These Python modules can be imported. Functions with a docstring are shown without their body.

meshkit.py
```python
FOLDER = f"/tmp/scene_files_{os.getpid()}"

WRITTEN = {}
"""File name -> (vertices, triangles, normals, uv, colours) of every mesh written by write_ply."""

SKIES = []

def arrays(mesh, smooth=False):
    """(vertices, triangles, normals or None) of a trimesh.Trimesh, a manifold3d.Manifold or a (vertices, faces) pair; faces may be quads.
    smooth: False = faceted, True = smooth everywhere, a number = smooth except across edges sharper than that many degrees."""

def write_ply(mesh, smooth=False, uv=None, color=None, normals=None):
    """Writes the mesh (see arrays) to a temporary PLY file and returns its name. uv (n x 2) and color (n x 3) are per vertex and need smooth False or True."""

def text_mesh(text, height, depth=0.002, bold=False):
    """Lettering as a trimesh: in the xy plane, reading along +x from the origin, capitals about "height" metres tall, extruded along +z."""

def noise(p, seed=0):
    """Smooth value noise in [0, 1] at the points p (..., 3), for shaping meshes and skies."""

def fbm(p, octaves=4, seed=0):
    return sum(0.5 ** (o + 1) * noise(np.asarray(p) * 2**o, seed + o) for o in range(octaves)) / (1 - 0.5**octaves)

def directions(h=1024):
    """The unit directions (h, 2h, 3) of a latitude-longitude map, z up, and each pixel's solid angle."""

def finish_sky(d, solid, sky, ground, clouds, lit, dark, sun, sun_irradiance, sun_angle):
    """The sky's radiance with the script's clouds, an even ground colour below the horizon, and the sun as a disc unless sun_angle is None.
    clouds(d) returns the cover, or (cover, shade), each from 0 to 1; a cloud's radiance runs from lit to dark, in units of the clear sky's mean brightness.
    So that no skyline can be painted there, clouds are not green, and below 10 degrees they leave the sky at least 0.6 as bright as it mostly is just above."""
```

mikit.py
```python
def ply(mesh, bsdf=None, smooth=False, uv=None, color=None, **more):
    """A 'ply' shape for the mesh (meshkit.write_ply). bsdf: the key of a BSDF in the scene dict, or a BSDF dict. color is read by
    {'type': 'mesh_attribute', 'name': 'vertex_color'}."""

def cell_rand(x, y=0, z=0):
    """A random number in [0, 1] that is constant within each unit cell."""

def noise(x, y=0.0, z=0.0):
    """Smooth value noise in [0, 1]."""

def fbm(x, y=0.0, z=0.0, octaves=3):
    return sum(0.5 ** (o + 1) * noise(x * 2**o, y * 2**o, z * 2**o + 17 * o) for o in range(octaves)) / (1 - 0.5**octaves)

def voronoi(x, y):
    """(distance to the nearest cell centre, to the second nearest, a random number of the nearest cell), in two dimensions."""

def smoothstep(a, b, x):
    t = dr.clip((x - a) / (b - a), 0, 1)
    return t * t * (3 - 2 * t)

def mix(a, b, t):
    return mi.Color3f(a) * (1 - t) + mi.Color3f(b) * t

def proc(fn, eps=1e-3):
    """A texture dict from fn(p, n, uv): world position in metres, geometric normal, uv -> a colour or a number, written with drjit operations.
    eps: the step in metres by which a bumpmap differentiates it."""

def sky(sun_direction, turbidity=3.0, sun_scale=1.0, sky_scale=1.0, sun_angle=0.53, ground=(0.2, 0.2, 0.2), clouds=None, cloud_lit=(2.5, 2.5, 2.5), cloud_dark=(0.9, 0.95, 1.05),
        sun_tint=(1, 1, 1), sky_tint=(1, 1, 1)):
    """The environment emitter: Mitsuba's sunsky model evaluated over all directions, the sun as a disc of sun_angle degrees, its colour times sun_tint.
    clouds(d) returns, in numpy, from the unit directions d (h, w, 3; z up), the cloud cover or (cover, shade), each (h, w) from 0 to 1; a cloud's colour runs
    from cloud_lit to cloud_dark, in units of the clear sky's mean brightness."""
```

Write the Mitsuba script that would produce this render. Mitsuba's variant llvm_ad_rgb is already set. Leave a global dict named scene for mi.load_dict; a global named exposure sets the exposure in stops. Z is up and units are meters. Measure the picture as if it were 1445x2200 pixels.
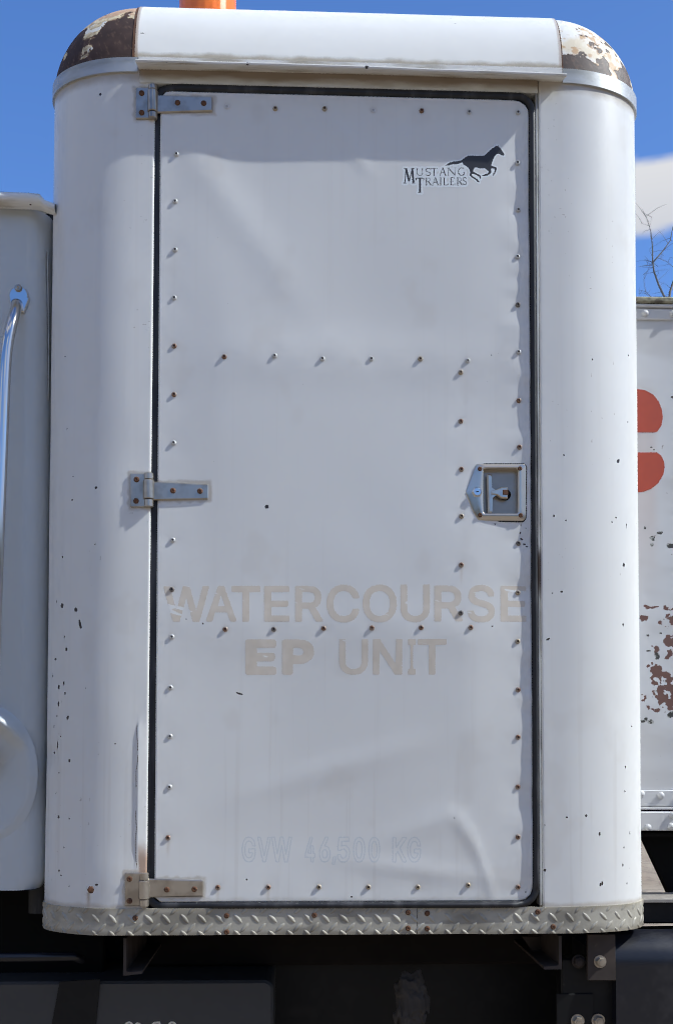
import math, random
import numpy as np, trimesh, drjit as dr, mitsuba as mi, mikit, meshkit
from shapely.geometry import Polygon, LineString, Point, box as sbox
from shapely.ops import unary_union
from shapely import affinity
from scipy.spatial import Delaunay
T = mi.ScalarTransform4f
scene, labels = {}, {}
rng = np.random.default_rng(7)

# ------------------------------------------------------------------ camera
YAW, PITCH, ROLL, FPX, PPY = .0373, .0385, .0020, 2230., 1516.4
EYE = np.array([0, -2.23, 1.5])
cy, sy, cp, sp = math.cos(YAW), math.sin(YAW), math.cos(PITCH), math.sin(PITCH)
FW = np.array([sy*cp, cy*cp, sp]); R0 = np.array([cy, -sy, 0]); U0 = np.cross(R0, FW)
RT = math.cos(ROLL)*R0 + math.sin(ROLL)*U0
UP = -math.sin(ROLL)*R0 + math.cos(ROLL)*U0
scene['camera'] = {'type': 'perspective', 'fov_axis': 'x', 'fov': math.degrees(2*math.atan(722.5/FPX)),
    'to_world': T().look_at(origin=EYE.tolist(), target=(EYE+FW).tolist(), up=UP.tolist()),
    'principal_point_offset_x': 0.0, 'principal_point_offset_y': (1100-PPY)/2200, 'near_clip': .05, 'far_clip': 3000.}

# ------------------------------------------------------------------ daylight
BETA = math.radians(10.0)                       # the sun stands 10 degrees in front of the box's side
SUN = (.69*math.cos(BETA), -math.sin(BETA), .724*math.cos(BETA))
exposure = 2.24
def clouds(d):
    az = np.arctan2(d[..., 0], d[..., 1]); el = np.arcsin(np.clip(d[..., 2], -1, 1))
    q = np.stack([d[..., 0], d[..., 1], d[..., 2]*2.2], -1)
    n = meshkit.fbm(q*9.0+3.1, 6, 11)
    puff = np.zeros_like(az)
    for a, e, wa, we in ((.315, .478, .125, .040), (.62, .47, .12, .045), (2.65, .30, .22, .07), (-2.8, .22, .25, .06), (-1.75, .55, .22, .08), (2.0, .20, .2, .05), (.9, .75, .2, .09), (-.2, .95, .3, .1), (-2.6, .8, .3, .1), (2.9, .9, .35, .12), (1.15, .30, .20, .06), (-1.25, .34, .18, .06), (2.2, .42, .24, .07), (-2.3, .36, .26, .08), (3.0, .55, .20, .08), (-.75, .16, .16, .04), (1.7, .62, .16, .07)):
        da = (az-a+np.pi) % (2*np.pi)-np.pi
        puff = np.maximum(puff, 1-np.sqrt((da/wa)**2+((el-e)/we)**2))
    m = np.where(puff > 0, puff+(n-.5)*1.25, -1)
    cover = np.clip((m-.10)/.26, 0, 1)
    wide = meshkit.fbm(q*2.6+7.7, 5, 23); away = np.clip((np.abs(az)-.75)/.5, 0, 1)  # broad cloud added outside the view, whitens the fill light
    cover = np.maximum(cover, away*np.clip((wide-.50)/.16, 0, 1)*np.clip(el/.2, 0, 1))
    low = np.clip((.500-el)/.07, 0, 1)
    return cover, np.clip(.15+.9*low*n, 0, 1)
scene['sky'] = mikit.sky(SUN, turbidity=2.4, sun_scale=.88, sky_scale=1.22, sun_tint=(.76, .95, 1.27), ground=(.2, .19, .17), clouds=clouds, cloud_lit=(2.0, 2.02, 2.06), cloud_dark=(1.2, 1.3, 1.55), sky_tint=(.55, .705, .97))

# ------------------------------------------------------------------ helpers
def at(px, py, Y=0.):
    """The point of the plane y = Y that was measured at this place."""
    d = FW + (px-722.5)/FPX*RT + (PPY-py)/FPX*UP
    return EYE + d*((Y-EYE[1])/d[1])
def XZ(px, py, Y=0.):
    p = at(px, py, Y); return float(p[0]), float(p[2])
used = {}
def fresh(key):
    k, i = key, 0
    if key in used:
        i = used[key]
        k = f'{key}_{i:03d}'
    used[key] = i+1
    return k
def obj(key, mesh, bsdf, smooth=False, color=None, **more):
    k = fresh(key)
    scene[k] = mikit.ply(mesh, bsdf, smooth=smooth, color=color, **more)
    return k
def thing(key, label, cat, group=None):
    k = fresh(key); labels[k] = {'label': label, 'category': cat}
    if group: labels[k]['group'] = group
    return k
def say(k, label): labels[k] = {'label': label}
cat = trimesh.util.concatenate
TURN = np.array([[1, 0, 0, 0], [0, 0, -1, 0], [0, 1, 0, 0], [0, 0, 0, 1.]])   # xy drawing -> xz, thickness towards the viewer (-y)
def upright(m, y=0.):
    m = m.copy(); m.apply_transform(TURN); m.apply_translation([0, y, 0]); return m
def ext(poly, t, y=0.):
    """A flat outline in (x, z) as a plate of thickness t whose back lies at y."""
    return upright(cat([trimesh.creation.extrude_polygon(g, t, engine='earcut') for g in getattr(poly, 'geoms', [poly]) if g.area > 1e-9]), y)
def pxpoly(pts, Y=0.): return Polygon([XZ(a, b, Y) for a, b in pts]).buffer(0)
def rpoly(pts, r, Y=0.): return pxpoly(pts, Y).buffer(-r).buffer(r, quad_segs=6)
def bx(x0, x1, y0, y1, z0, z1, b=.0):
    """A box with bevelled edges."""
    e = np.array([x1-x0, y1-y0, z1-z0]); b = min(b, e.min()*.45)
    if b <= 0:
        m = trimesh.creation.box(e)
    else:
        v = []
        for s in np.ndindex(2, 2, 2):
            s = np.array(s)*2-1
            for k in range(3):
                o = e/2-b; o[k] = e[k]/2; v.append(s*o)
        m = trimesh.convex.convex_hull(np.array(v))
    m.apply_translation([(x0+x1)/2, (y0+y1)/2, (z0+z1)/2]); return m
def bevel_plate(poly, t, b, y=0.):
    """A plate with a bevelled front edge: an outline, then the outline shrunk by b."""
    out = np.array(poly.exterior.coords)[:-1]; n = len(out)
    if Polygon(out).exterior.is_ccw is False: out = out[::-1]
    c = out
    e = np.roll(c, -1, 0)-c; e /= np.linalg.norm(e, axis=1, keepdims=True)+1e-12
    nr = np.stack([-e[:, 1], e[:, 0]], 1); nn = nr+np.roll(nr, 1, 0); nn /= np.maximum((nn**2).sum(1, keepdims=True)/2, .6)
    inn = c+nn*b
    tri = trimesh.creation.triangulate_polygon(Polygon(inn), engine='earcut')
    rings = [(out, 0), (out, t-b), (inn, t)]
    v = np.vstack([np.c_[r, np.full(n, h)] for r, h in rings]); f = []
    for k in range(2):
        for i in range(n):
            j = (i+1) % n; a = k*n
            f += [[a+i, a+j, a+n+j], [a+i, a+n+j, a+n+i]]
    tv, tf = tri; 
    base = len(v); v = np.vstack([v, np.c_[tv, np.full(len(tv), t)]]); f = np.vstack([f, tf+base])
    m = trimesh.Trimesh(v, f, process=True); m.fix_normals()
    m = trimesh.Trimesh(m.vertices, m.faces); return upright(m, y)
def tube(pts, rad, n=10, closed=False):
    pts = np.asarray(pts, float); rad = np.broadcast_to(rad, len(pts)); m = len(pts)
    t = np.gradient(pts, axis=0); t /= np.linalg.norm(t, axis=1, keepdims=True)
    a = np.array([0, 0, 1.]) if abs(t[0, 2]) < .9 else np.array([1., 0, 0])
    v = []
    for p, d, r in zip(pts, t, rad):
        u = np.cross(d, a); u /= np.linalg.norm(u); w = np.cross(d, u); a = np.cross(u, d)
        for k in range(n):
            q = 2*math.pi*k/n; v.append(p+r*(math.cos(q)*u+math.sin(q)*w))
    f = []
    for i in range(m-1):
        for k in range(n):
            l = (k+1) % n; A, B, C, D = i*n+k, i*n+l, (i+1)*n+l, (i+1)*n+k
            f += [[A, B, C], [A, C, D]]
    v += [pts[0], pts[-1]]
    for k in range(n):
        l = (k+1) % n; f += [[len(v)-2, l, k], [len(v)-1, (m-1)*n+k, (m-1)*n+l]]
    mm = trimesh.Trimesh(np.array(v), np.array(f), process=False); mm.fix_normals(); return mm
def grid(P):
    """A sheet from an (m, n, 3) array of points."""
    m, n = P.shape[:2]; i = np.arange(m*n).reshape(m, n)
    a, b, c, d = i[:-1, :-1].ravel(), i[1:, :-1].ravel(), i[1:, 1:].ravel(), i[:-1, 1:].ravel()
    return trimesh.Trimesh(P.reshape(-1, 3), np.vstack([np.c_[a, b, c], np.c_[a, c, d]]), process=False)
def lathe(profile, n=16):
    m = trimesh.creation.revolve(np.array(profile, float), sections=n); return m
def place(mesh, x, y, z):
    m = mesh.copy(); m.apply_translation([x, y, z]); return m
def face_out(mesh): return upright(mesh)

# ------------------------------------------------------------------ measures of the box (metres)
XL, XR = -.562, .782                     # outer sides
RX, RY = .200, .130                      # plan radii of the rounded corners
XLF, XRF = XL+RX, XR-RX
ZB, ZK, ZT = 1.0975, 1.1545, 2.9711      # bottom of kick plate, top of kick plate, bottom of the band
ZC = ZT+.034                             # top of the band = foot of the roof edge
RZ = .187
T0 = math.radians(6)                     # the roof edge leaves the band already leaning back
def lean(t): return math.cos(t)/math.cos(T0), (math.sin(t)-math.sin(T0))/(1-math.sin(T0))
DEPTH = 1.15
LIP = [XZ(328, 250), XZ(311, 1850)]      # free edge of the left corner skin
DOORL = [XZ(343.5, 300), XZ(331.5, 1850)]
def line_x(l, z): return l[0][0]+(z-l[0][1])/(l[1][1]-l[0][1])*(l[1][0]-l[0][0])
XRC = XZ(1164.5, 1000)[0]                # edge of the right corner skin
XD1 = XZ(1140.5, 1000)[0]                # right edge of the door
ZD1, ZD0 = XZ(740, 203)[1], XZ(740, 1938.5)[1]

RIVETS = []
for s in '''487,228,w 591,232,t 697,233,t 801,236,w 905,237,r 1007,240,s 1112,241,s 379,331,s 376,432,s 376,536,s 374,639,s 374,743,r 374,847,r 373,951,s 371,1160,s
369,1266,d 369,1368,s 366,1477,s 365,1582,s 364,1691,s 361,1800,r 1111,349,s 1113,449,s 1111,551,s 1112,654,d 1113,756,s 1114,860,r 1115,961,r 1113,1167,d 1112,1273,t
1111,1378,t 1112,1482,r 1112,1584,r 1112,1691,r 1112,1798,r 1112,1906,r 482,768,r 590,767,s 692,773,s 797,772,s 902,772,t 1004,775,s 989,800,t 989,905,r 990,1009,r 990,1110,t
989,1215,r 988,1318,d 484,1352,r 588,1352,d 695,1350,r 798,1350,r 903,1349,r 1009,1349,r 468,1907,r 576,1906,r 685,1906,t 791,1906,t 897,1906,t 1005,1902,t'''.split():
    a, b, c = s.split(','); RIVETS.append((*XZ(float(a), float(b)), c))
RXZ = np.array([r[:2] for r in RIVETS])

XD0_ = line_x(DOORL, 1.9)
def height(x, z):
    """How far the door skin bulges towards the viewer: oil-canning, dimples at the rivets, creases near the foot."""
    x, z = np.asarray(x, float), np.asarray(z, float)
    p = np.stack([x*2.6, z*2.1, x*0], -1)
    h = .0165*(meshkit.fbm(p+5.2, 2, 3)-.5)
    h = h+.0011*(meshkit.noise(np.stack([x*8, z*7, x*0], -1), 21)-.5)
    h = h+.0045*(1-((z-2.06)/.9)**2)
    rim = np.minimum(np.minimum(x-XD0_, XD1-x), np.minimum(z-ZD0, ZD1-z)); rim = np.clip(rim/.15, 0, 1); h = h*rim*rim*(3-2*rim)
    edge = np.clip(1-(XD1-x)/.075, 0, 1)
    h = h+.0105*edge*(meshkit.fbm(np.stack([z*19, x*5, x*0], -1), 3, 5)-.5)
    d2 = (x[..., None]-RXZ[:, 0])**2+(z[..., None]-RXZ[:, 1])**2
    h = h-.0006*np.exp(-d2/.022**2).sum(-1)
    cx, cz = XZ(960, 1735)
    u = (x-cx); ridge = cz-.02-2.2*np.maximum(u, 0)**2*8-.35*np.maximum(-u, 0)
    for py_ in (768, 1352):
        h = h+.0022*np.exp(-((z-XZ(740, py_)[1])/.055)**2)*(.6+.8*meshkit.noise(np.stack([x*4, z*0+py_, x*0], -1), 31))*rim
    h = h+.0026*np.exp(-((z-ridge)/.028)**2)*np.exp(-(u/.13)**2)
    bx_, bz_ = XZ(900, 1890)
    h = h+.0020*np.exp(-((z-bz_-.02+.12*(x-bx_))/.02)**2)*np.exp(-((x-bx_)/.17)**2)
    m_x, m_z = XZ(480, 420)
    sx_, sz_ = XZ(720, 1650)
    h = h+.0022*np.exp(-((z-sz_-.28*(x-sx_))/.03)**2)*np.exp(-((x-sx_)/.2)**2)
    h = h+.0024*np.exp(-((x-m_x+.7*(z-m_z))/.05)**2)*np.exp(-((z-m_z)/.22)**2)
    tx, tz = XZ(745, 300)
    return h+.0026*np.exp(-((x-tx+.6*(z-tz))/.02)**2)*np.exp(-((z-tz)/.06)**2)
def on_door(x, z): return -float(height(x, z))

# ------------------------------------------------------------------ materials
def rgb(*c): return {'type': 'rgb', 'value': list(c)}
def pri(base, rough=.5, **k):
    return {'type': 'twosided', 'bsdf': {'type': 'principled', 'base_color': base if isinstance(base, dict) else rgb(*base), 'roughness': rough, **k}}
def mat(name, d): scene[name] = d; return name
mix, fbm, noise, smooth = mikit.mix, mikit.fbm, mikit.noise, mikit.smoothstep
def chips(p, lst, depth=.0):
    """1 inside ragged paint chips given as (x, z, half width, half height, lean)."""
    j = .62+.76*noise(p.x*230, p.z*230, 3.3)
    m = mi.Float(0)
    for x, z, a, b, t in lst:
        u, v = p.x-x, p.z-z; c, s = math.cos(t), math.sin(t)
        m = dr.maximum(m, 1-dr.square((c*u+s*v)/a)-dr.square((c*v-s*u)/b))
    return dr.select(m > (j-.62)*.75, 1.0, 0.0), smooth(-2.2, .2, m)
def chiplist(text, Y=0.):
    out = []
    for s in text.split():
        a = [float(v) for v in s.split(',')]; x, z = XZ(a[0], a[1], Y if 260 < a[0] < 1230 else .045)
        out.append((x, z, a[2]*.00062, a[3]*.00062, a[4] if len(a) > 4 else 0.))
    return out
CHL = chiplist('''222,223,5,6 213,1056,6,6 158,1077,4,4 160,1027,3,3 145,922,3,3 140,765,3,2 134,1196,4,5 211,1176,3,3 133,1301,7,10 167,1312,7,9 177,1344,5,21,.25 139,1369,3,6 144,1395,5,8
116,1415,5,5 138,1468,4,8 125,1476,5,10 141,1490,4,6 124,1512,4,13 120,1538,3,4 148,1542,5,10,-.3 122,1600,3,18 152,1634,5,6 112,1617,4,5 125,1755,4,7 152,1758,3,4 127,1871,4,6 132,1881,3,4 152,1902,3,3
215,1896,7,4 118,1290,2,4 108,1450,2,9 130,1582,3,3 126,1660,2,3 118,1705,3,2 139,1820,2,3 112,1560,2,6 190,1480,2,2 255,1598,3,3''')
CHR = chiplist('''1211,977,4,4 1323,994,6,9,-.5 1189,1108,4,5 1215,1118,4,4 1317,1116,4,4 1307,1126,4,4 1337,1215,5,9 1206,1271,5,4 1186,1274,3,3 1177,1373,9,4,.4 1335,1343,4,7 1247,1750,5,5 1217,1756,4,4 1277,1789,4,8
1170,1773,3,3 1170,1870,6,6 1283,1893,4,8 1279,1896,4,8 1340,1648,3,6 1333,1857,3,7 1262,785,3,4 1345,1130,2,13 1352,760,3,4 1349,905,2,4 1338,1700,3,4 1352,1790,2,8 1336,1820,3,4 1344,1897,2,5 1358,1560,4,3''')
CHD = chiplist('''573,1089,8,8 514,1490,14,4,-.3 436,1340,3,4 1062,1126,4,3 1120,1158,7,4,-.5 1126,1169,6,4 1131,1174,5,3 1117,1145,3,4 1118,1128,2,7 1055,763,2,3 983,1292,4,3 1056,1346,4,3 530,1890,4,3 755,1927,5,3 1129,1917,4,3 975,1757,3,3 400,1330,2,3 1129,1135,3,2''')
HALO = []
for a in ((289, 187, 326, 257), (326, 205, 460, 244), (279, 1015, 327, 1092), (327, 1035, 450, 1075), (268, 1874, 318, 1947), (318, 1888, 438, 1928)):
    (x0, z1), (x1, z0) = XZ(a[0], a[1]), XZ(a[2], a[3]); HALO.append(((x0+x1)/2, (z0+z1)/2, (x1-x0)/2, (z1-z0)/2))
def halo(p):
    m = mi.Float(1)
    for x, z, a, b in HALO:
        m = dr.minimum(m, dr.sqrt(dr.square(dr.maximum(dr.abs(p.x-x)-a, 0))+dr.square(dr.maximum(dr.abs(p.z-z)-b, 0))))
    return 1-smooth(.001, .008, m+.006*(noise(p.x*90, p.z*90)-.4))
TAN = (.33, .28, .20)
def white(p):
    c = mix((.80, .835, .835), (.77, .80, .80), fbm(p.x*7, p.z*5, p.y*7, 3))
    c = mix(c, (.60, .60, .58), .28*smooth(.56, .82, fbm(p.x*85, p.z*2.2, p.y*85, 3))*(.35+.65*(1-smooth(ZK, ZK+.9, p.z))))
    return mix(c, (.66, .66, .63), .30*smooth(.62, .78, fbm(p.x*11, p.z*9, p.y*11, 4)))
def corner_paint(lst):
    def f(p, n, uv):
        c = white(p)
        g = fbm(p.x*30, p.z*30, p.y*30, 3)
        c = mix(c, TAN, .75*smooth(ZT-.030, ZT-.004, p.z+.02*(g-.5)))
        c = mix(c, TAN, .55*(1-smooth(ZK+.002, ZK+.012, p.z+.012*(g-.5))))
        c = mix(c, TAN, .55*halo(p))
        bxx, bzz = XZ(194, 1913, .03)
        c = mix(c, (.36, .27, .18), .7*dr.exp(-dr.square((p.x-bxx)/.004))*smooth(bzz-.05, bzz-.012, p.z)*(1-smooth(bzz-.004, bzz, p.z)))
        # weathered split along the free edge of the left skin
        if lst is CHL:
            u = p.x-(CRX+.0025*(noise(p.z*34)-.5)*2)
            on = smooth(CRZ0, CRZ0+.01, p.z)*(1-smooth(CRZ1-.004, CRZ1, p.z))
            c = mix(c, (.06, .04, .03), on*(1-smooth(.0003, .0012, dr.abs(u)))*dr.select(noise(p.z*60, 4.1) > .30, 1., 0.))
            c = mix(c, (.30, .13, .05), .8*smooth(0, .008, u)*(1-smooth(CRZ0+.01, CRZ0+.06, p.z+.05*(g-.5)))*smooth(CRZ0-.02, CRZ0-.01, p.z))
        speck = dr.select(noise(p.x*160, p.z*160, p.y*160) > .955, .5, 0.)*dr.select(noise(p.x*9, p.z*9, 8.) > .58, 1., 0.)
        c = mix(c, (.25, .22, .19), speck)
        k, ring = chips(p, lst)
        return mix(mix(c, (.42, .33, .25), .30*ring), (.03, .025, .022), k)
    return f
CRX, CRZ1 = XZ(295, 1546); CRZ0 = XZ(295, 1868)[1]
LETTERS_BAND = XZ(0, 1250)[1], XZ(0, 1460)[1]
def door_paint(p, n, uv):
    c = white(p)
    g = fbm(p.x*40, p.z*40, 0., 3)
    c = mix(c, TAN, .55*halo(p))
    c = mix(c, (.5, .48, .42), .5*(1-smooth(ZD0+.004, ZD0+.014, p.z+.008*(g-.5))))
    run = mi.Float(0)
    for px, py in ((468, 1907), (576, 1906), (361, 1800), (989, 1215)):
        x, z = XZ(px, py)
        run = dr.maximum(run, dr.exp(-dr.square((p.x-x+.002*(g-.5))/.0035))*smooth(z-.055, z-.008, p.z)*(1-smooth(z-.002, z, p.z)))
    c = mix(c, (.5, .42, .32), .45*run)
    ring = mi.Float(9)
    for x, z, kd in RIVETS: ring = dr.minimum(ring, dr.square(p.x-x)+dr.square(p.z-z-.001))
    c = mix(c, (.40, .36, .31), .45*dr.exp(-ring/.0075**2)*(.5+g))
    k, halo_ = chips(p, CHD)
    return mix(mix(c, (.42, .33, .25), .3*halo_), (.03, .025, .022), k)
PAINT = dict(specular=.5, clearcoat=.25, clearcoat_gloss=.85)
mat('mat_door', pri(mikit.proc(door_paint), .32, **PAINT))
mat('mat_corner_left', pri(mikit.proc(corner_paint(CHL)), .30, **PAINT))
mat('mat_corner_right', pri(mikit.proc(corner_paint(CHR)), .30, **PAINT))
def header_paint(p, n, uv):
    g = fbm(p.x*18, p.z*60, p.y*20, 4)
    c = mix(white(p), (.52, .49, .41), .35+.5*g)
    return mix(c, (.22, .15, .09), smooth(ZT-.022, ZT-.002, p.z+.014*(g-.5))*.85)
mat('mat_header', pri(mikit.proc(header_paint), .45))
def rail_paint(p, n, uv):
    g = fbm(p.x*12, p.z*50, p.y*50, 4)
    c = mix((.70, .69, .65), (.42, .38, .30), smooth(.42, .75, g))
    return mix(c, (.04, .035, .03), dr.select(noise(p.x*70, p.z*70, p.y*70) > .93, 1., 0.)*dr.select(noise(p.x*7, 2.) > .62, 1., 0.))
mat('mat_rail', pri(mikit.proc(rail_paint), .4))
def roof_paint(p, n, uv):
    g = fbm(p.x*25, p.z*25, p.y*25, 4)
    c = mix((.86, .85, .80), (.80, .79, .74), fbm(p.x*6, p.z*9, p.y*9, 3))
    c = mix(c, (.36, .30, .20), .8*(1-smooth(ZC+.002, ZC+.016, p.z+.014*(g-.6))))
    xe0, xe1 = XLF+.004, XRF-.004
    c = mix(c, (.35, .22, .12), .7*(1-smooth(0, .006, p.x-xe0+.004*(g-.5)))+.5*smooth(-.005, 0, p.x-xe1+.004*(g-.5)))
    return mix(c, (.1, .08, .06), dr.select(noise(p.x*120, p.z*120, p.y*120) > .975, 1., 0.)*dr.select(noise(p.x*8, p.z*8, 3.) > .6, 1., 0.))
mat('mat_roof', pri(mikit.proc(roof_paint), .35, **PAINT))
def rusty(p):
    g = fbm(p.x*45, p.z*45, p.y*45, 4); s = fbm(p.x*160+p.z*60, p.z*90, p.y*120, 2)
    c = mix((.026, .014, .011), (.075, .040, .030), g)
    return mix(c, (.16, .09, .06), .5*smooth(.55, .8, s))
def flake_left(p):
    g = fbm(p.x*34, p.z*34, p.y*34, 5)
    t = (p.z-ZC)/RZ                                     # 0 at the band, 1 at the crown
    u = (p.x-XL)/RX
    tongue = dr.exp(-dr.square((u-.40-.25*t)/.13))*smooth(-.02, .1, t)*(1-smooth(.55, .8, t))
    crown = smooth(.40, .66, t+.16*(u-.75))
    old = dr.exp(-dr.square((u-.16)/.05))*smooth(.06, .18, t)*(1-smooth(.3, .5, t))*.6
    return g*1.0+.47*tongue+.44*crown+.20*old+.16*(fbm(p.x*150, p.z*110, p.y*150, 2)-.5)
def cap_left(p, n, uv):
    k = flake_left(p); g = fbm(p.x*90, p.z*90, p.y*90, 3)
    c = rusty(p)
    cream = mix((.68, .58, .39), (.42, .32, .19), smooth(.42, .70, g))
    cream = mix(cream, (.70, .68, .62), dr.select(noise(p.x*55, p.z*55, p.y*55) > .72, 1., 0.))
    cream = mix(cream, (.50, .30, .20), smooth(.60, .74, (p.z-ZC)/RZ+.22*(g-.5))*.75)
    c = mix(c, (.25, .15, .08), smooth(.78, .83, k)*.6)
    return mix(c, cream, smooth(.835, .85, k))
def flake_right(p):
    g = fbm(p.x*38, p.z*38, p.y*38, 5); t = (p.z-ZC)/RZ; u = (p.x-XRF)/RX
    low = (1-smooth(.05, .36, t-.10*smooth(.15, .3, u)*0+.10*u))*smooth(-.1, .0, t)*(1-.9*smooth(.54, .60, u))
    side = dr.exp(-dr.square((u-.77)/.075))*(1-smooth(.1, .42, t))*1.2
    return g+.50*low+.36*side+.14*(fbm(p.x*150, p.z*150, p.y*150, 2)-.5)+.10*smooth(.25, .4, t)*(1-smooth(.55, .7, t))+.16*smooth(.3, .9, u)*(1-smooth(.4, .85, t))
def cap_right(p, n, uv):
    k = flake_right(p); g = fbm(p.x*80, p.z*80, p.y*80, 3); h = fbm(p.x*28+9, p.z*28, p.y*28, 3)
    u = (p.x-XRF)/RX; t = (p.z-ZC)/RZ
    c = mix((.74, .73, .69), (.66, .58, .44), smooth(.38, .66, h+.22*u-.25*smooth(.5, .9, t)))
    c = mix(c, (.46, .27, .12), .85*smooth(.54, .72, g+.14*u-.12*smooth(.5, .9, t)))
    c = mix(c, (.30, .17, .09), smooth(.735, .76, k)*.7)
    return mix(c, rusty(p), smooth(.762, .775, k))
def bumped(name, fn, rough, bump, scale, **k):
    scene[name] = {'type': 'twosided', 'bsdf': {'type': 'bumpmap', 'arbitrary': mikit.proc(bump, 6e-4), 'scale': scale,
                   'bsdf': {'type': 'principled', 'base_color': mikit.proc(fn), 'roughness': rough, **k}}}
bumped('mat_cap_left', cap_left, .75, lambda p, n, uv: smooth(.82, .86, flake_left(p))+.5*fbm(p.x*90, p.z*90, p.y*90, 3), .0009)
bumped('mat_cap_right', cap_right, .6, lambda p, n, uv: -smooth(.75, .78, flake_right(p))+.3*fbm(p.x*90, p.z*90, p.y*90, 3), .0008)
def alu(p, n, uv):
    g = fbm(p.x*14, p.z*30, p.y*14, 4)
    c = mix((.40, .375, .315), (.24, .22, .18), smooth(.35, .7, g))
    c = mix(c, (.22, .19, .14), .7*(1-smooth(ZB+.001, ZB+.012, p.z+.008*(g-.5))))
    return mix(c, (.34, .30, .22), .5*smooth(ZK-.012, ZK, p.z+.008*(g-.5)))
mat('mat_aluminium', pri(mikit.proc(alu), .5, metallic=.12, specular=.4))
def band_alu(p, n, uv):
    g = fbm(p.x*10, p.z*40, p.y*10, 4)
    return mix((.46, .47, .47), (.32, .32, .29), smooth(.4, .75, g))
mat('mat_band', pri(mikit.proc(band_alu), .38, metallic=.35))
def rub(p, n, uv):
    g = fbm(p.x*60, p.z*12, p.y*30, 3)
    return mix((.010, .011, .014), (.045, .045, .048), smooth(.45, .8, g))
mat('mat_rubber', pri(mikit.proc(rub), .55))
mat('mat_gap', pri((.004, .004, .004), .9, specular=.2))
def trim(p, n, uv):
    g = fbm(p.x*60, p.z*8, 0., 4)
    c = mix((.50, .50, .48), (.28, .27, .25), smooth(.35, .65, g))
    return mix(c, (.05, .03, .02), smooth(.74, .82, noise(p.z*5.3, 1.7)))
mat('mat_trim', pri(mikit.proc(trim), .5, metallic=.3))
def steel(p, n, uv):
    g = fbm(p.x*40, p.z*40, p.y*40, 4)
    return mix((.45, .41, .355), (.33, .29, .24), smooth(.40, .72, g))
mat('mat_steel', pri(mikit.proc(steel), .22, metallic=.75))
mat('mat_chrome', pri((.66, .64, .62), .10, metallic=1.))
mat('mat_rivet', pri({'type': 'mesh_attribute', 'name': 'vertex_color'}, .42, metallic=.25))
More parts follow.
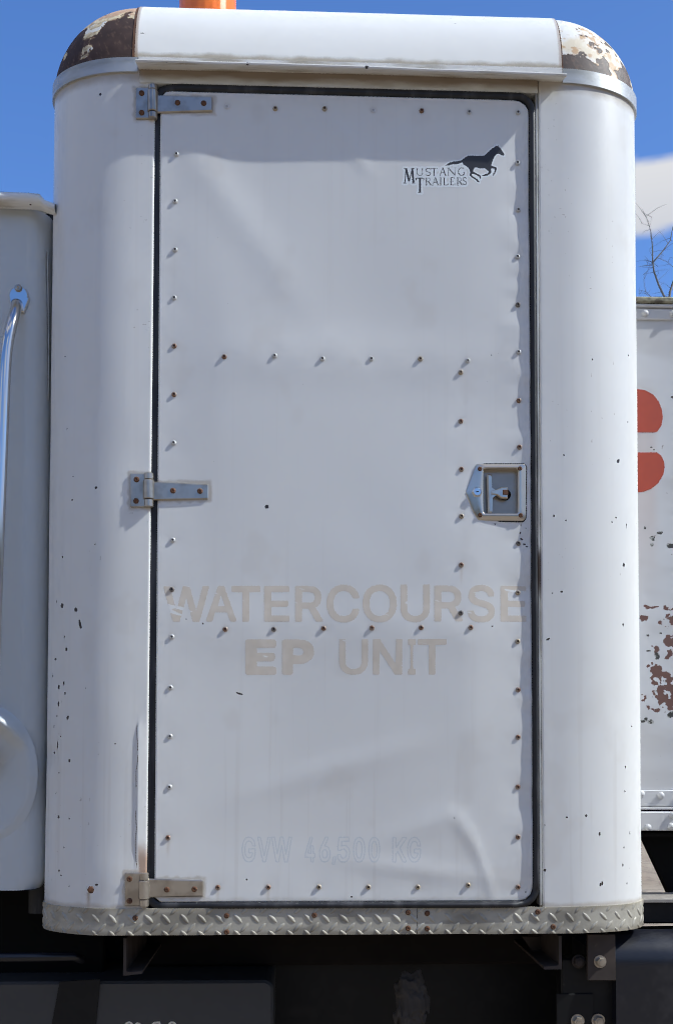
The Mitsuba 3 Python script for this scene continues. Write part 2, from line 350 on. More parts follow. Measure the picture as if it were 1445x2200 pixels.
def panm(p, n, uv): return mix((.40, .37, .325), (.31, .285, .25), fbm(p.x*60, p.z*60, p.y*60, 3))
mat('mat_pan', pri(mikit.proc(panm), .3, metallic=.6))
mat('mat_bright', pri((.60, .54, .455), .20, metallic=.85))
def rustm(p, n, uv):
    g = fbm(p.x*150, p.z*150, p.y*150, 3)
    return mix((.05, .022, .012), (.17, .075, .035), g)
mat('mat_rust', pri(mikit.proc(rustm), .8))
def residue(p, n, uv):
    g = fbm(p.x*24+p.z*40, p.z*70, 1., 3); q = fbm(p.x*70, p.z*70, 2., 2)
    c = mix((.545, .485, .405), (.62, .56, .48), q)
    fade = smooth(LX0+.06, LX0-.01, p.x)*0+(1-smooth(LX0, LX0+.10, p.x))+smooth(LX1-.06, LX1-.02, p.x)
    st = smooth(.62, .70, fbm(p.x*18-p.z*30, p.z*150+p.x*40, 5., 2)+.26*dr.clip(fade, 0, 1)-.22)
    return mix(c, (.72, .74, .74), st*.8)
LX0, LX1 = XZ(352, 1300)[0], XZ(1130, 1300)[0]
mat('mat_residue', pri(mikit.proc(residue), .6))
mat('mat_ghost', pri((.565, .59, .60), .5))
mat('mat_sticker', pri((.76, .79, .79), .35))
mat('mat_ink', pri((.022, .022, .026), .4))

# ------------------------------------------------------------------ the box
B = thing('sleeper_box', 'tall white box with rounded corners, riveted door, three hinges and faded lettering', 'truck box')
def corner_plan(side, off=0., n=22, xin=None, deep=DEPTH):
    """Plan points from the far end of the side wall round the corner to xin on the front, with outward normals."""
    xs, xf = (XL, XLF) if side < 0 else (XR, XRF)
    t = np.linspace(0, math.pi/2, n)
    pts = [(xs+side*off, y) for y in np.linspace(deep, RY, 6)[:-1]]
    nor = [(side, 0)]*len(pts)
    pts += [(xf+side*(RX+off)*math.cos(a), RY-(RY+off)*math.sin(a)) for a in t]
    nn = [(side*math.cos(a)*RY, -math.sin(a)*RX) for a in t]; nor += [(a/math.hypot(a, b), b/math.hypot(a, b)) for a, b in nn]
    if xin is not None:
        for x in np.linspace(xf, xin, 12)[1:]: pts.append((x, -off)); nor.append((0, -1))
    return np.array(pts), np.array(nor)
ZR = np.linspace(ZK-.004, ZC, 150)
def corner_skin(side):
    rows = []
    for z in ZR:
        xe = line_x(LIP, z) if side < 0 else XRC
        pts, nor = corner_plan(side, 0., 24, xe)
        n = len(pts); flat = np.abs(nor[:, 0]) < .35
        q = np.stack([pts[:, 0]*7, np.full(n, z*5), pts[:, 1]*7], -1)
        d = .0022*(meshkit.fbm(q, 2, 8)-.5)
        if side < 0 and CRZ0 < z < CRZ1:
            w = min(1, (CRZ1-z)/.03, (z-CRZ0)/.05)
            u = pts[:, 0]-CRX; d = d+np.where((u > 0) & (pts[:, 1] < .02), w*(.0032*(1-u/(xe-CRX))), 0)
        if side < 0:
            dz, dx = z-XZ(105, 1625, .1)[1], (pts[:, 1]-.08)
            d = d-.006*math.exp(-(dz/.022)**2)*np.exp(-(dx/.022)**2)*(pts[:, 0] < XL+.1)
            dx2 = pts[:, 0]-XZ(238, 1890)[0]; d = d+.0022*math.exp(-((z-XZ(238, 1890)[1])/.05)**2)*np.exp(-(dx2/.05)**2)
        P = np.c_[pts+nor*d[:, None], np.full(n, z)]
        r, k = .0045, np.linspace(0, math.pi/2, 6)[1:]
        lip = [(xe-side*r*math.sin(a), P[-1, 1]+r-r*math.cos(a), z) for a in k]
        e = P[-1, 0] if side < 0 else P[-1, 0]
        lip += [(xe-side*r, .010, z), (xe-side*r, .034, z)]
        rows.append(np.vstack([P, lip]))
    return grid(np.array(rows))
k = obj(f'{B}__corner_panel', corner_skin(-1), 'mat_corner_left', 40); say(k, 'chipped rounded corner left of the door with a torn edge')
k = obj(f'{B}__corner_panel', corner_skin(1), 'mat_corner_right', 40); say(k, 'sunlit rounded corner right of the door')
# shell behind: back wall, side returns are in the skins; roof, floor, dark jamb
obj(f'{B}__back_wall', bx(XL, XR, DEPTH, DEPTH+.02, ZB, ZC, .002), 'mat_header')
obj(f'{B}__floor', bx(XL+.012, XR-.012, .14, DEPTH, ZB+.004, ZB+.03), 'mat_gap')
obj(f'{B}__door_frame', bx(XLF+.02, XRF-.02, .036, .060, ZB+.03, ZC-.002), 'mat_gap')
# header above the door
zs = XZ(740, 189)[1]
HX0, HX1 = line_x(LIP, ZT)-.03, XRC+.004
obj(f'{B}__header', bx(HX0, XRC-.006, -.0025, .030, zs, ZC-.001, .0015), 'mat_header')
# band round both roof corners
def strip(side, off, z0, z1, xin, thick):
    po, no = corner_plan(side, off, 24, xin, DEPTH-.02); pi_, _ = corner_plan(side, off-thick, 24, xin, DEPTH-.02)
    ring = np.array([np.c_[pi_, np.full(len(po), z0)], np.c_[po, np.full(len(po), z0)], np.c_[po, np.full(len(po), z1)], np.c_[pi_, np.full(len(po), z1)], np.c_[pi_, np.full(len(po), z0)]])
    m = grid(ring); e = ring[:4, -1]; c = trimesh.Trimesh(e, [[0, 1, 2], [0, 2, 3]], process=False)
    return cat([m, c])
RAILX0, RAILX1 = XZ(298, 150)[0], XZ(1206, 172)[0]
for s, xin in ((-1, RAILX0-.002), (1, RAILX1+.002)):
    obj(f'{B}__band', strip(s, .005, ZT, ZC-.002, xin, .009), 'mat_band', 30)
# roof edge and its corner caps
tt = np.linspace(T0, math.pi/2, 26)
xs_ = np.linspace(XLF+.001, XRF-.001, 40)
P = np.array([[(x, RY-(RY-.003)*lean(t)[0]-.0045+.0012*float(meshkit.noise(np.array([x*5, t*2, 0.]), 4)), ZC+RZ*lean(t)[1]) for x in xs_] for t in tt])
obj(f'{B}__roof_edge', grid(P), 'mat_roof', 30)
obj(f'{B}__roof_top', grid(np.array([[(x, y, ZC+RZ-.001) for x in (XLF, XRF)] for y in (RY, DEPTH)])), 'mat_roof')
def cap(side):
    xf = XLF if side < 0 else XRF
    us = np.linspace(0, math.pi/2, 40); ts = np.linspace(T0, math.pi/2, 40)
    P = np.zeros((40, 40, 3))
    for i, t in enumerate(ts):
        for j, u in enumerate(us):
            w = .0012*(float(meshkit.fbm(np.array([u*9, t*9, side*3.]), 3, 2))-.5)
            c, hz = lean(t)
            P[i, j] = (xf+side*(RX+w)*math.sin(u)*c, RY-(RY+w-.001)*math.cos(u)*c, ZC+(RZ-.002)*hz)
    back = grid(np.array([[(xf+side*RX*lean(t)[0], y, ZC+(RZ-.002)*lean(t)[1]) for y in (RY, DEPTH)] for t in ts]))
    return cat([grid(P), back])
k = obj(f'{B}__roof_cap', cap(-1), 'mat_cap_left', 50); say(k, 'dark rusty roof corner with flaking cream paint')
k = obj(f'{B}__roof_cap', cap(1), 'mat_cap_right', 50); say(k, 'cream roof corner with rust patches along its lower edge')
for xs0, w0, w1 in ((XLF-.0045, .0062, .0030), (XRF-.0008, .0032, .0018)):
    ts_ = np.linspace(T0, math.pi/2, 26)
    obj(f'{B}__roof_seam', grid(np.array([[(xs0, RY-(RY+.0006)*lean(t)[0], ZC+RZ*lean(t)[1]), (xs0+w0+(w1-w0)*(i/25)**.5, RY-(RY+.0006)*lean(t)[0], ZC+RZ*lean(t)[1])] for i, t in enumerate(ts_)])), 'mat_rust', True)
# drip rail over the door
PR = .045
zl = [(XZ(300, 129, -PR)[1], XZ(300, 149)[1]), (XZ(780, 143, -PR)[1], XZ(780, 160)[1]), (XZ(1206, 160, -PR)[1], XZ(1206, 175)[1])]
rx = np.linspace(RAILX0, RAILX1, 46); rows = []
for x in rx:
    f = (x-RAILX0)/(RAILX1-RAILX0)
    tip = np.interp(f, [0, .53, 1], [a for a, b in zl])+.0012*(float(meshkit.noise(np.array([x*11, 0, 0.]), 9))-.5)
    root = np.interp(f, [0, .53, 1], [b for a, b in zl])
    w = PR+.002*(float(meshkit.noise(np.array([x*6, 5, 0.]), 2))-.5)
    rows.append([(x, -.0035, root), (x, -w, tip-.002), (x, -w-.001, tip+.001), (x, -w, tip+.0035), (x, -.0045, root+.005), (x, -.0055, root+.006), (x, -.0055, ZC-.001), (x, -.001, ZC+.001), (x, -.0005, root), (x, -.0035, root)])
m = grid(np.array(rows))
ends = [trimesh.Trimesh(np.array(r[:9]), np.array([[0, 1, 2], [0, 2, 3], [0, 3, 4], [0, 4, 8], [4, 5, 8], [5, 6, 8], [6, 7, 8]]), process=False) for r in (rows[0], rows[-1])]
kr = obj(f'{B}__drip_rail', cat([m]+ends), 'mat_rail', 25)
sx, sz = XZ(1185, 154, -.006)

# ------------------------------------------------------------------ the door
D = f'{B}__door'
RC = .032
def door_outline():
    pts = []
    z0, z1 = ZD0, ZD1
    for cx, cz, a0, r in ((XD1, z0, -90, RC), (XD1, z1, 0, RC), (None, z1, 90, .02), (None, z0, 180, .016)):
        cxx = (cx if cx is not None else line_x(DOORL, cz))
        sx = -1 if cx is not None else 1; szz = 1 if cz == z0 else -1
        for a in np.linspace(a0, a0+90, 9): pts.append((cxx+sx*r+r*math.cos(math.radians(a)), cz+szz*r+r*math.sin(math.radians(a))))
    return Polygon(pts)
DO = door_outline()
def lq(x, y): return (960+x/6.88, 970+y/6.88)
def latch_hole(): return Polygon([XZ(*lq(*p)) for p in ((535, 265), (1032, 265), (1032, 915), (535, 915))]).buffer(-.004).buffer(.004, quad_segs=5)
def door_mesh():
    inner = DO.buffer(-.0035); cut = latch_hole().buffer(.0015)
    hl = cut.exterior.length; hring = np.array([cut.exterior.interpolate(i/80*hl).coords[0] for i in range(80)])
    ring = []
    base = [inner.exterior.interpolate(i/360*inner.exterior.length) for i in range(360)]
    for pl in (DO, DO.buffer(-.0012), inner):
        ring.append(np.array([pl.exterior.interpolate(pl.exterior.project(b)).coords[0] for b in base]))
    x0, z0, x1, z1 = DO.bounds
    gx, gz = np.meshgrid(np.linspace(x0, x1, 84), np.linspace(z0, z1, 180))
    g = np.c_[gx.ravel(), gz.ravel()]
    from shapely import contains_xy
    g = g[contains_xy(DO.buffer(-.008), g[:, 0], g[:, 1])]
    g = g[~contains_xy(cut.buffer(.004), g[:, 0], g[:, 1])]
    q = np.vstack([ring[2], hring, g]); tri = Delaunay(q).simplices
    c = q[tri].mean(1); tri = tri[contains_xy(inner.buffer(1e-5), c[:, 0], c[:, 1]) & ~contains_xy(cut.buffer(-1e-5), c[:, 0], c[:, 1])]
    a, b, c_ = q[tri[:, 0]], q[tri[:, 1]], q[tri[:, 2]]
    s = (b-a)[:, 0]*(c_-a)[:, 1]-(b-a)[:, 1]*(c_-a)[:, 0]; tri[s < 0] = tri[s < 0][:, ::-1]
    v = np.c_[q[:, 0], -height(q[:, 0], q[:, 1]), q[:, 1]]; n = 360
    v1 = np.c_[ring[1][:, 0], -height(*ring[1].T)+.0010, ring[1][:, 1]]; v0 = np.c_[ring[0][:, 0], -height(*ring[0].T)+.0032, ring[0][:, 1]]
    vb = v0.copy(); vb[:, 1] = .034
    V = np.vstack([v, v1, v0, vb]); b0 = len(v); F = [tri]
    ids = [np.arange(n), b0+np.arange(n), b0+n+np.arange(n), b0+2*n+np.arange(n)]
    for A, Bq in zip(ids, ids[1:]):
        F += [np.c_[A, Bq, np.roll(Bq, -1)], np.c_[A, np.roll(Bq, -1), np.roll(A, -1)]]
    return trimesh.Trimesh(V, np.vstack(F), process=False)
k = obj(D, door_mesh(), 'mat_door', 45); say(k, 'tall white riveted door sealed with black rubber')
# rubber seal, a bulged strip laid round the door
def seal():
    zt, zb = XZ(740, 195.5)[1], XZ(740, 1944.5)[1]; xr = XZ(1146.8, 1000)[0]
    pts, w, h = [], [], []
    def add(x, z, ww, hh): pts.append((x, z)); w.append(ww); h.append(hh)
    def xl(z): return (line_x(LIP, z)+line_x(DOORL, z))/2+.0005
    def wl(z): return (line_x(DOORL, z)-line_x(LIP, z))/2+.003
    for z in np.linspace(zb+.03, zt-.04, 40): add(xl(z), z, wl(z), -.004)
    for a in np.linspace(170, 100, 6): add(xl(zt)+.03+.03*math.cos(math.radians(a)), zt-.03+.03*math.sin(math.radians(a)), .0085, .0)
    for x in np.linspace(xl(zt)+.05, xr-.04, 40): add(x, zt, .0085, .004)
    for a in np.linspace(80, 5, 8): add(xr-.036+.036*math.cos(math.radians(a)), zt-.036+.036*math.sin(math.radians(a)), .0075, .0062)
    for z in np.linspace(zt-.045, zb+.045, 70): add(xr, z, .0066, .0090+.0008*(float(meshkit.noise(np.array([z*9, 0, 0.]), 3))-.5))
    for a in np.linspace(-5, -85, 8): add(xr-.036+.036*math.cos(math.radians(a)), zb+.036+.036*math.sin(math.radians(a)), .0075, .0045)
    xq = XZ(440, 1950)[0]
    for x in np.linspace(xr-.045, xl(zb)+.03, 50): add(x, zb, .0078, .0125 if x > XZ(900, 1950)[0] else .0085 if x > xq+.03 else .0030+.006*max(0, (x-xq)/.03))
    for a in np.linspace(-100, -170, 6): add(xl(zb)+.022+.022*math.cos(math.radians(a)), zb+.022+.022*math.sin(math.radians(a)), .0085, .0)
    pts, w, h = np.array(pts), np.array(w), np.array(h); n = len(pts)
    t = np.roll(pts, -1, 0)-np.roll(pts, 1, 0); t /= np.linalg.norm(t, axis=1, keepdims=True); nr = np.c_[-t[:, 1], t[:, 0]]
    prof = [(-1, -.026), (-1, .2), (-.8, .72), (-.4, .96), (0, 1), (.4, .96), (.8, .72), (1, .2), (1, -.026)]
    rows = []
    for i in list(range(n))+[0]:
        rows.append([(pts[i, 0]+nr[i, 0]*w[i]*a, .026 if b < 0 else -(h[i]+.004)*b+.004, pts[i, 1]+nr[i, 1]*w[i]*a) for a, b in prof])
    m = grid(np.array(rows)); return m
obj(f'{B}__seal', seal(), 'mat_rubber', 40)
# trim strip between the seal and the right corner
x0, x1 = XZ(1153.2, 1000)[0], XZ(1157.5, 1000)[0]
obj(f'{B}__trim_strip', bx(x0, x1, -.0025, .03, ZK+.003, zs-.001, .001), 'mat_trim')
obj(f'{B}__trim_strip', bx(x1+.0006, XRC-.0015, .0045, .03, ZK+.003, zs-.001, .001), 'mat_trim')
# rivets
def rivet_mesh(kind):
    r, h = .0056, .0042
    prof = [(r, 0), (r, .0006), (r*.93, h*.55), (r*.72, h*.90), (r*.52, h), (r*.40, h*.93), (r*.36, h*.50), (r*.30, h*.45), (.00001, h*.50)]
    m = lathe(prof, 14)
    rad = np.hypot(m.vertices[:, 0], m.vertices[:, 1])/r
    col = {'s': ((.52, .52, .51), (.10, .09, .08)), 'r': ((.20, .105, .062), (.07, .028, .015)), 't': ((.36, .29, .20), (.06, .035, .02)), 'd': ((.16, .14, .13), (.03, .025, .02)), 'w': ((.62, .62, .63), (.45, .45, .45))}[kind]
    c = np.where((rad < .42)[:, None], np.array(col[1]), np.array(col[0]))
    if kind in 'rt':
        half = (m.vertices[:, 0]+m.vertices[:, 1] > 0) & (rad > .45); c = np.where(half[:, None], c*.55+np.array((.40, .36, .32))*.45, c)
    return upright(m), c
proto = {}
for kind in 'srtdw':
    m, c = rivet_mesh(kind); proto[kind] = mikit.ply(m, 'mat_rivet', smooth=True, color=c)
def tilt(x, z):
    e = .006; gx = (height(x+e, z)-height(x-e, z))/(2*e); gz = (height(x, z+e)-height(x, z-e))/(2*e)
    return float(gx), float(gz)
def put(parent, name, d, x, y, z, s=1., rot=0.):
    k = fresh(f'{parent}__{name}'); scene[k] = {**d, 'to_world': T().translate([x, y, z]).rotate([0, 1, 0], rot).scale(s)}; return k
for i, (x, z, kind) in enumerate(RIVETS):
    low = .55 if kind == 'w' else 1.
    k = fresh(f'{D}__rivet')
    scene[k] = {**proto[kind], 'to_world': T().translate([x, on_door(x, z)+.0001, z]).rotate([0, 1, 0], float(rng.uniform(0, 360))).scale([1, low*float(rng.uniform(.85, 1.12)), 1])}

# ------------------------------------------------------------------ lettering
def glyph(ch, weight=0.):
    """The outline of one letter, scaled to the unit square."""
    m = meshkit.text_mesh(ch, 1.0, depth=.01, bold=True)
    f = m.faces[(m.face_normals[:, 2] > .9)]
    g = unary_union([Polygon(m.vertices[t, :2]) for t in f]).buffer(.002).buffer(weight, join_style='mitre')
    a, b, c, d = g.bounds
    return affinity.scale(affinity.translate(g, -a, -b), 1/(c-a), 1/(d-b), origin=(0, 0))
def warp(poly, x0, x1, ytop, ybot):
    """Unit-square outline -> the measured box (in photograph units) on the door."""
    def f(r): return [XZ(x0+(x1-x0)*u, ybot+(ytop-ybot)*v) for u, v in r.coords]
    out = []
    for g in getattr(poly, 'geoms', [poly]): out.append(Polygon(f(g.exterior), [f(i) for i in g.interiors]))
    return unary_union([o.buffer(0) for o in out])
def skin(poly, lift, size=.012):
    """An outline laid on the bulging door skin as a thin film."""
    ms = []
    for g in getattr(poly, 'geoms', [poly]):
        if g.area < 1e-9: continue
        v, f = trimesh.creation.triangulate_polygon(g, engine='earcut')
        v = np.c_[v, np.zeros(len(v))]
        v, f = trimesh.remesh.subdivide_to_size(v, f, size)
        ms.append(trimesh.Trimesh(v, f, process=True))
    m = cat(ms); x, z = m.vertices[:, 0].copy(), m.vertices[:, 1].copy()
    top = trimesh.Trimesh(np.c_[x, -height(x, z)-lift, z], m.faces, process=False)
    if top.face_normals[:, 1].mean() > 0: top.invert()
    return top
YT, YB = 1258.7, 1336
for ch, a, b in (('W', 351.6, 449), ('A', 442, 508), ('T', 497, 559), ('E', 567, 621.5), ('R', 633.6, 693), ('C', 701, 771), ('O', 778, 851), ('U', 859, 922), ('R', 931, 992), ('S', 1002, 1062), ('E', 1073.6, 1130)):
    e = 2 if ch in 'COSU' else 0
    obj(f'{D}__letter', skin(warp(glyph(ch, .004), a, b, YT-e, YB+(e if ch != 'U' else 2)), .0004), 'mat_residue', True)
for ch, a, b, wgt in (('E', 526.8, 593.4, .05), ('P', 605.5, 675, .05), ('U', 728, 790, .0), ('N', 800, 863, .0), ('I', 875, 891.5, .0), ('T', 895.5, 957.6, .0)):
    obj(f'{D}__letter', skin(warp(glyph(ch, wgt), a, b, 1373.6, 1450), .0004), 'mat_residue', True)
for ch, a, b in (('G', 520, 548), ('V', 554, 581), ('W', 584, 626), ('4', 655.5, 676), ('6', 686, 709), (',', 713.7, 721), ('5', 725, 751), ('0', 759, 783), ('0', 792, 815), ('K', 843, 872), ('G', 875, 902.6)):
    g = warp(glyph(ch), a, b, 1841 if ch == ',' else 1799, 1857 if ch == ',' else 1852)
    g = g.buffer(.0012).difference(g.buffer(-.0012))
    obj(f'{D}__letter', skin(g, .0003), 'mat_ghost', True)
# ------------------------------------------------------------------ running horse sticker
HORSE = [(515, 350), (560, 320), (600, 308), (650, 303), (680, 295), (700, 278), (745, 250), (800, 252), (850, 252), (900, 248), (925, 225), (950, 200), (975, 178), (1000, 163), (1010, 155), (1008, 142), (1018, 152), (1030, 155),
 (1035, 142), (1042, 160), (1060, 175), (1080, 205), (1098, 232), (1090, 246), (1065, 240), (1040, 228), (1018, 232), (1000, 255), (985, 290), (972, 320), (968, 345), (985, 350), (1015, 358), (1022, 372), (1015, 395), (1000, 425),
 (985, 445), (980, 440), (990, 420), (1003, 390), (1000, 375), (975, 370), (962, 378), (970, 405), (955, 425), (925, 445), (885, 448), (878, 440), (900, 432), (935, 420), (945, 405), (930, 390), (905, 372), (860, 375), (810, 362),
 (795, 385), (790, 405), (830, 425), (860, 440), (868, 462), (866, 478), (855, 468), (848, 452), (815, 435), (780, 425), (775, 440), (800, 460), (835, 480), (850, 505), (848, 514), (830, 503), (815, 485), (775, 462), (755, 440),
 (762, 415), (755, 385), (735, 360), (700, 340), (685, 315), (665, 325), (630, 335), (590, 335), (560, 345), (540, 345)]
def zq(x, y): return XZ(840+x/4.516, 280+y/4.516)
horse = Polygon([zq(*p) for p in HORSE]).buffer(0)
horse = horse.buffer(.0008).buffer(-.0008)
K, N = .115, .055                                         # thick and thin strokes
def arc(cx, cy_, rx_, ry_, a0, a1, n=14): return [(cx+rx_*math.cos(math.radians(a)), cy_+ry_*math.sin(math.radians(a))) for a in np.linspace(a0, a1, n)]
SER = {'M': ([[(.08, 0), (.20, 1)], [(.20, 1), (.5, .12)], [(.5, .12), (.80, 1)], [(.80, 1), (.92, 0)]], 'NKNK', [(.08, 0), (.92, 0), (.16, 1), (.84, 1)]),
 'U': ([[(.15, 1), (.15, .35)]+arc(.5, .35, .35, .31, 180, 360)+[(.85, .35), (.85, 1)]], 'n', [(.15, 1), (.85, 1)]),
 'S': ([arc(.5, .74, .36, .22, 20, 235)+[(.5, .5)]+arc(.5, .27, .38, .23, 50, -165)], 'n', []),
 'T': ([[(.5, 0), (.5, 1)], [(.02, .96), (.98, .96)], [(.03, .97), (.03, .80)], [(.97, .97), (.97, .80)]], 'KNNN', [(.5, 0)]),
 'A': ([[(.08, 0), (.5, 1)], [(.5, 1), (.92, 0)], [(.24, .36), (.76, .36)]], 'NKN', [(.08, 0), (.92, 0)]),
 'N': ([[(.12, 0), (.12, 1)], [(.12, 1), (.88, .03)], [(.88, 0), (.88, 1)]], 'NKN', [(.12, 0), (.12, 1), (.88, 1)]),
 'G': ([arc(.52, .5, .42, .46, 45, 320)+[(.86, .2), (.86, .42)]], 'n', [(.82, .44)]),
 'R': ([[(.18, 0), (.18, 1)], [(.18, .96)]+arc(.42, .73, .34, .23, 90, -90)+[(.18, .5)], [(.44, .5), (.9, .02)]], 'KNK', [(.18, 0), (.9, .02)]),
 'I': ([[(.5, 0), (.5, 1)]], 'K', [(.5, 0), (.5, 1)]), 'L': ([[(.2, 0), (.2, 1)], [(.2, .04), (.9, .04)], [(.9, .02), (.92, .22)]], 'KNN', [(.2, 1)]),
 'E': ([[(.2, 0), (.2, 1)], [(.2, .96), (.86, .96)], [(.2, .52), (.7, .52)], [(.2, .04), (.9, .04)], [(.86, .96), (.86, .8)], [(.9, .04), (.92, .2)]], 'KNNNNN', [])}
def serif(ch, x0, x1, y0, y1):
    st, kinds, feet = SER[ch]; H = (y1-y0)/4.516/1000*1.04; Wd = (x1-x0)
    lines = []
    for s, kd in zip(st, kinds*5 if kinds == 'n' else kinds):
        pts = [zq(x0+Wd*u, y1+(y0-y1)*v) for u, v in s]
        lines.append(LineString(pts).buffer(H*{'K': K, 'N': N, 'n': .082}[kd]/2*1.15, cap_style='flat', join_style='round'))
    for u, v in feet:
        fx = .18*(y1-y0)/Wd*.62
        lines.append(LineString([zq(x0+Wd*(u-fx), y1+(y0-y1)*v), zq(x0+Wd*(u+fx), y1+(y0-y1)*v)]).buffer(H*.028, cap_style='flat'))
    return unary_union(lines)
words = [[('M', 122, 222, 374, 515), ('U', 238, 312, 372, 445), ('S', 325, 386, 370, 447), ('T', 380, 446, 370, 445), ('A', 464, 530, 368, 445), ('N', 540, 628, 370, 445), ('G', 640, 716, 366, 447)],
 [('T', 236, 316, 462, 606), ('R', 328, 390, 464, 538), ('A', 392, 458, 462, 538), ('I', 462, 492, 464, 538), ('L', 500, 556, 464, 538), ('E', 566, 618, 462, 538), ('R', 630, 692, 462, 538), ('S', 690, 728, 460, 538)]]
ink = [unary_union([serif(*a) for a in w]) for w in words]
S = f'{B}__sticker'
back = unary_union([ink[0].buffer(.0042), ink[1].buffer(.0042), horse.buffer(.0030)]).buffer(.0015).buffer(-.0015)
k = obj(S, skin(back, .0004), 'mat_sticker', True); say(k, 'sticker with a running horse and dark serif words at the top right of the door')
obj(f'{S}__horse', skin(horse, .0007), 'mat_ink', True)
for w in ink: obj(f'{S}__word', skin(w, .0007), 'mat_ink', True)

# ------------------------------------------------------------------ hinges
scr = lathe([(.0062, 0), (.0062, .001), (.0052, .0028), (.003, .0036), (.0022, .0026), (.00001, .0024)], 12)
SCREW = mikit.ply(upright(scr), 'mat_rust', smooth=35)
def hinge(leaf, strap, kx, ksegs, screws, note):
    Hk = f'{B}__hinge'; Hk = fresh(Hk); say(Hk, note)
    poly = rpoly([(leaf[0], leaf[1]), (leaf[2], leaf[1]), (leaf[2], leaf[3]), (leaf[0], leaf[3])], .002)
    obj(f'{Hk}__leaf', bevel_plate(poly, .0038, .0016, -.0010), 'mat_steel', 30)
    pts = strap
    poly = rpoly(pts, .002)
    c = np.array(poly.exterior.coords).mean(0); yb = on_door(*c)+.0004
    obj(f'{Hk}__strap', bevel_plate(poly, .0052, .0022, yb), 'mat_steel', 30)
    for (y0, y1, rr) in ksegs:
        xa, z1 = XZ(kx, y0); _, z0 = XZ(kx, y1)
        q = lathe([(.00001, 0), (rr*.86, 0), (rr, rr*.12), (rr, z1-z0-rr*.12), (rr*.86, z1-z0), (.00001, z1-z0)], 20)
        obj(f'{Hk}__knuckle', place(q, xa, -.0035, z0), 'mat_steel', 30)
    for i, (a, b) in enumerate(screws):
        x, z = XZ(a, b); put(Hk, 'screw', SCREW, x, -.0046 if i < 2 else yb-.0048, z, rot=float(rng.uniform(0, 90)))
hinge((292, 189, 325, 256), [(330, 205), (457, 209), (457, 240), (330, 244)], 329, [(185, 196, .0100), (197, 243, .0118), (244, 257, .0100)], [(305, 202), (305, 244), (382, 223), (438, 224)], 'top hinge with rusty screws, bluish in the shade')
hinge((280, 1017, 313, 1090), [(325, 1036), (340, 1035), (448, 1041), (448, 1073), (325, 1075)], 320, [(1017, 1031, .0100), (1032, 1073, .0120), (1074, 1090, .0100)], [(294, 1031), (293, 1077), (372, 1055), (430, 1056)], 'middle hinge with a sunlit upper edge')
hinge((269, 1875, 302, 1946), [(316, 1888), (330, 1888), (437, 1891), (437, 1926), (316, 1928)], 310, [(1875, 1890, .0100), (1891, 1931, .0120), (1932, 1947, .0100)], [(279, 1888), (279, 1935), (359, 1911), (418, 1910)], 'bottom hinge above the tread plate')

# ------------------------------------------------------------------ latch
L = fresh(f'{B}__latch'); say(L, 'recessed steel latch with T handle and key lock')
lx, lz = XZ(1070, 1055); ly = on_door(lx, lz)
out = Polygon([XZ(*lq(*p)) for p in ((425, 190), (1130, 190), (1160, 230), (1155, 985), (1120, 1032), (455, 1022), (375, 900), (262, 610))]).buffer(-.005).buffer(.005, quad_segs=6)
hole = latch_hole()
def dish(outer, inner, prof, n=120):
    """A pressed frame: rings running from the outer outline to the inner one, prof = (share of the way, height)."""
    def ring(pl):
        c = np.array(inner.centroid.coords[0]); r = []
        for a in np.linspace(0, 2*math.pi, n, endpoint=False):
            h = pl.exterior.intersection(LineString([c, c+np.array([math.cos(a), math.sin(a)])*.5])); h = h if h.geom_type == 'Point' else h.geoms[0]
            r.append((h.x, h.y))
        return np.array(r)
    A, Bq = ring(outer), ring(inner); rows = []
    for s, h in prof:
        q = A*(1-s)+Bq*s; rows.append(np.c_[q[:, 0], np.full(n, ly-h), q[:, 1]])
    rows = np.array(rows); rows = np.concatenate([rows, rows[:, :1]], 1); return grid(rows)
obj(f'{L}__gasket', ext(out.buffer(.0022).difference(hole.buffer(.004)), .0018, ly+.0012), 'mat_rubber')
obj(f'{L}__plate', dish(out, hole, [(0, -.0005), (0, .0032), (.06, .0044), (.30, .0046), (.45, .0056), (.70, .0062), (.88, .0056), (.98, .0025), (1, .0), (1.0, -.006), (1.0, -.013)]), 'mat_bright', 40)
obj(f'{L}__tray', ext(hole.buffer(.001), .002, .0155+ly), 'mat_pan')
hd = [bevel_plate(Polygon(pxpoly([lq(585, 335), lq(655, 335), lq(662, 905), lq(600, 908)]).exterior), .009, .003, ly+.006)]
hd.append(bevel_plate(rpoly([lq(640, 585), lq(735, 560), lq(790, 535), lq(890, 530), lq(890, 700), lq(790, 690), lq(735, 650), lq(640, 635)], .0015), .011, .002, ly+.006))
hd.append(ext(pxpoly([lq(625, 370), lq(650, 370), lq(655, 540), lq(720, 590), lq(640, 600)]), .0075, ly+.004))
hd.append(ext(pxpoly([lq(640, 640), lq(720, 650), lq(668, 690), lq(662, 890), lq(636, 890)]), .0075, ly+.004))
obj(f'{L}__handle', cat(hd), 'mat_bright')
cxq, czq = XZ(*lq(870, 620)); obj(f'{L}__escutcheon', place(upright(lathe([(.0125, 0), (.0125, .002), (.0105, .003), (.00001, .003)], 24)), cxq, ly+.0128, czq), 'mat_gap', 30)
cxq, czq = XZ(*lq(850, 612)); obj(f'{L}__spindle', bx(cxq-.0055, cxq+.0055, ly-.0072, ly+.002, czq-.0055, czq+.0055, .0008), 'mat_rust')
cxq, czq = XZ(*lq(432, 612)); lk = cat([place(upright(lathe([(.0118, 0), (.0118, .003), (.0098, .0045), (.0001, .0045)], 6)), cxq, ly-.003, czq), place(upright(lathe([(.0092, 0), (.0092, .0045), (.0078, .0062), (.0001, .0062)], 20)), cxq, ly-.005, czq)])
obj(f'{L}__lock_cylinder', lk, 'mat_chrome', 30)
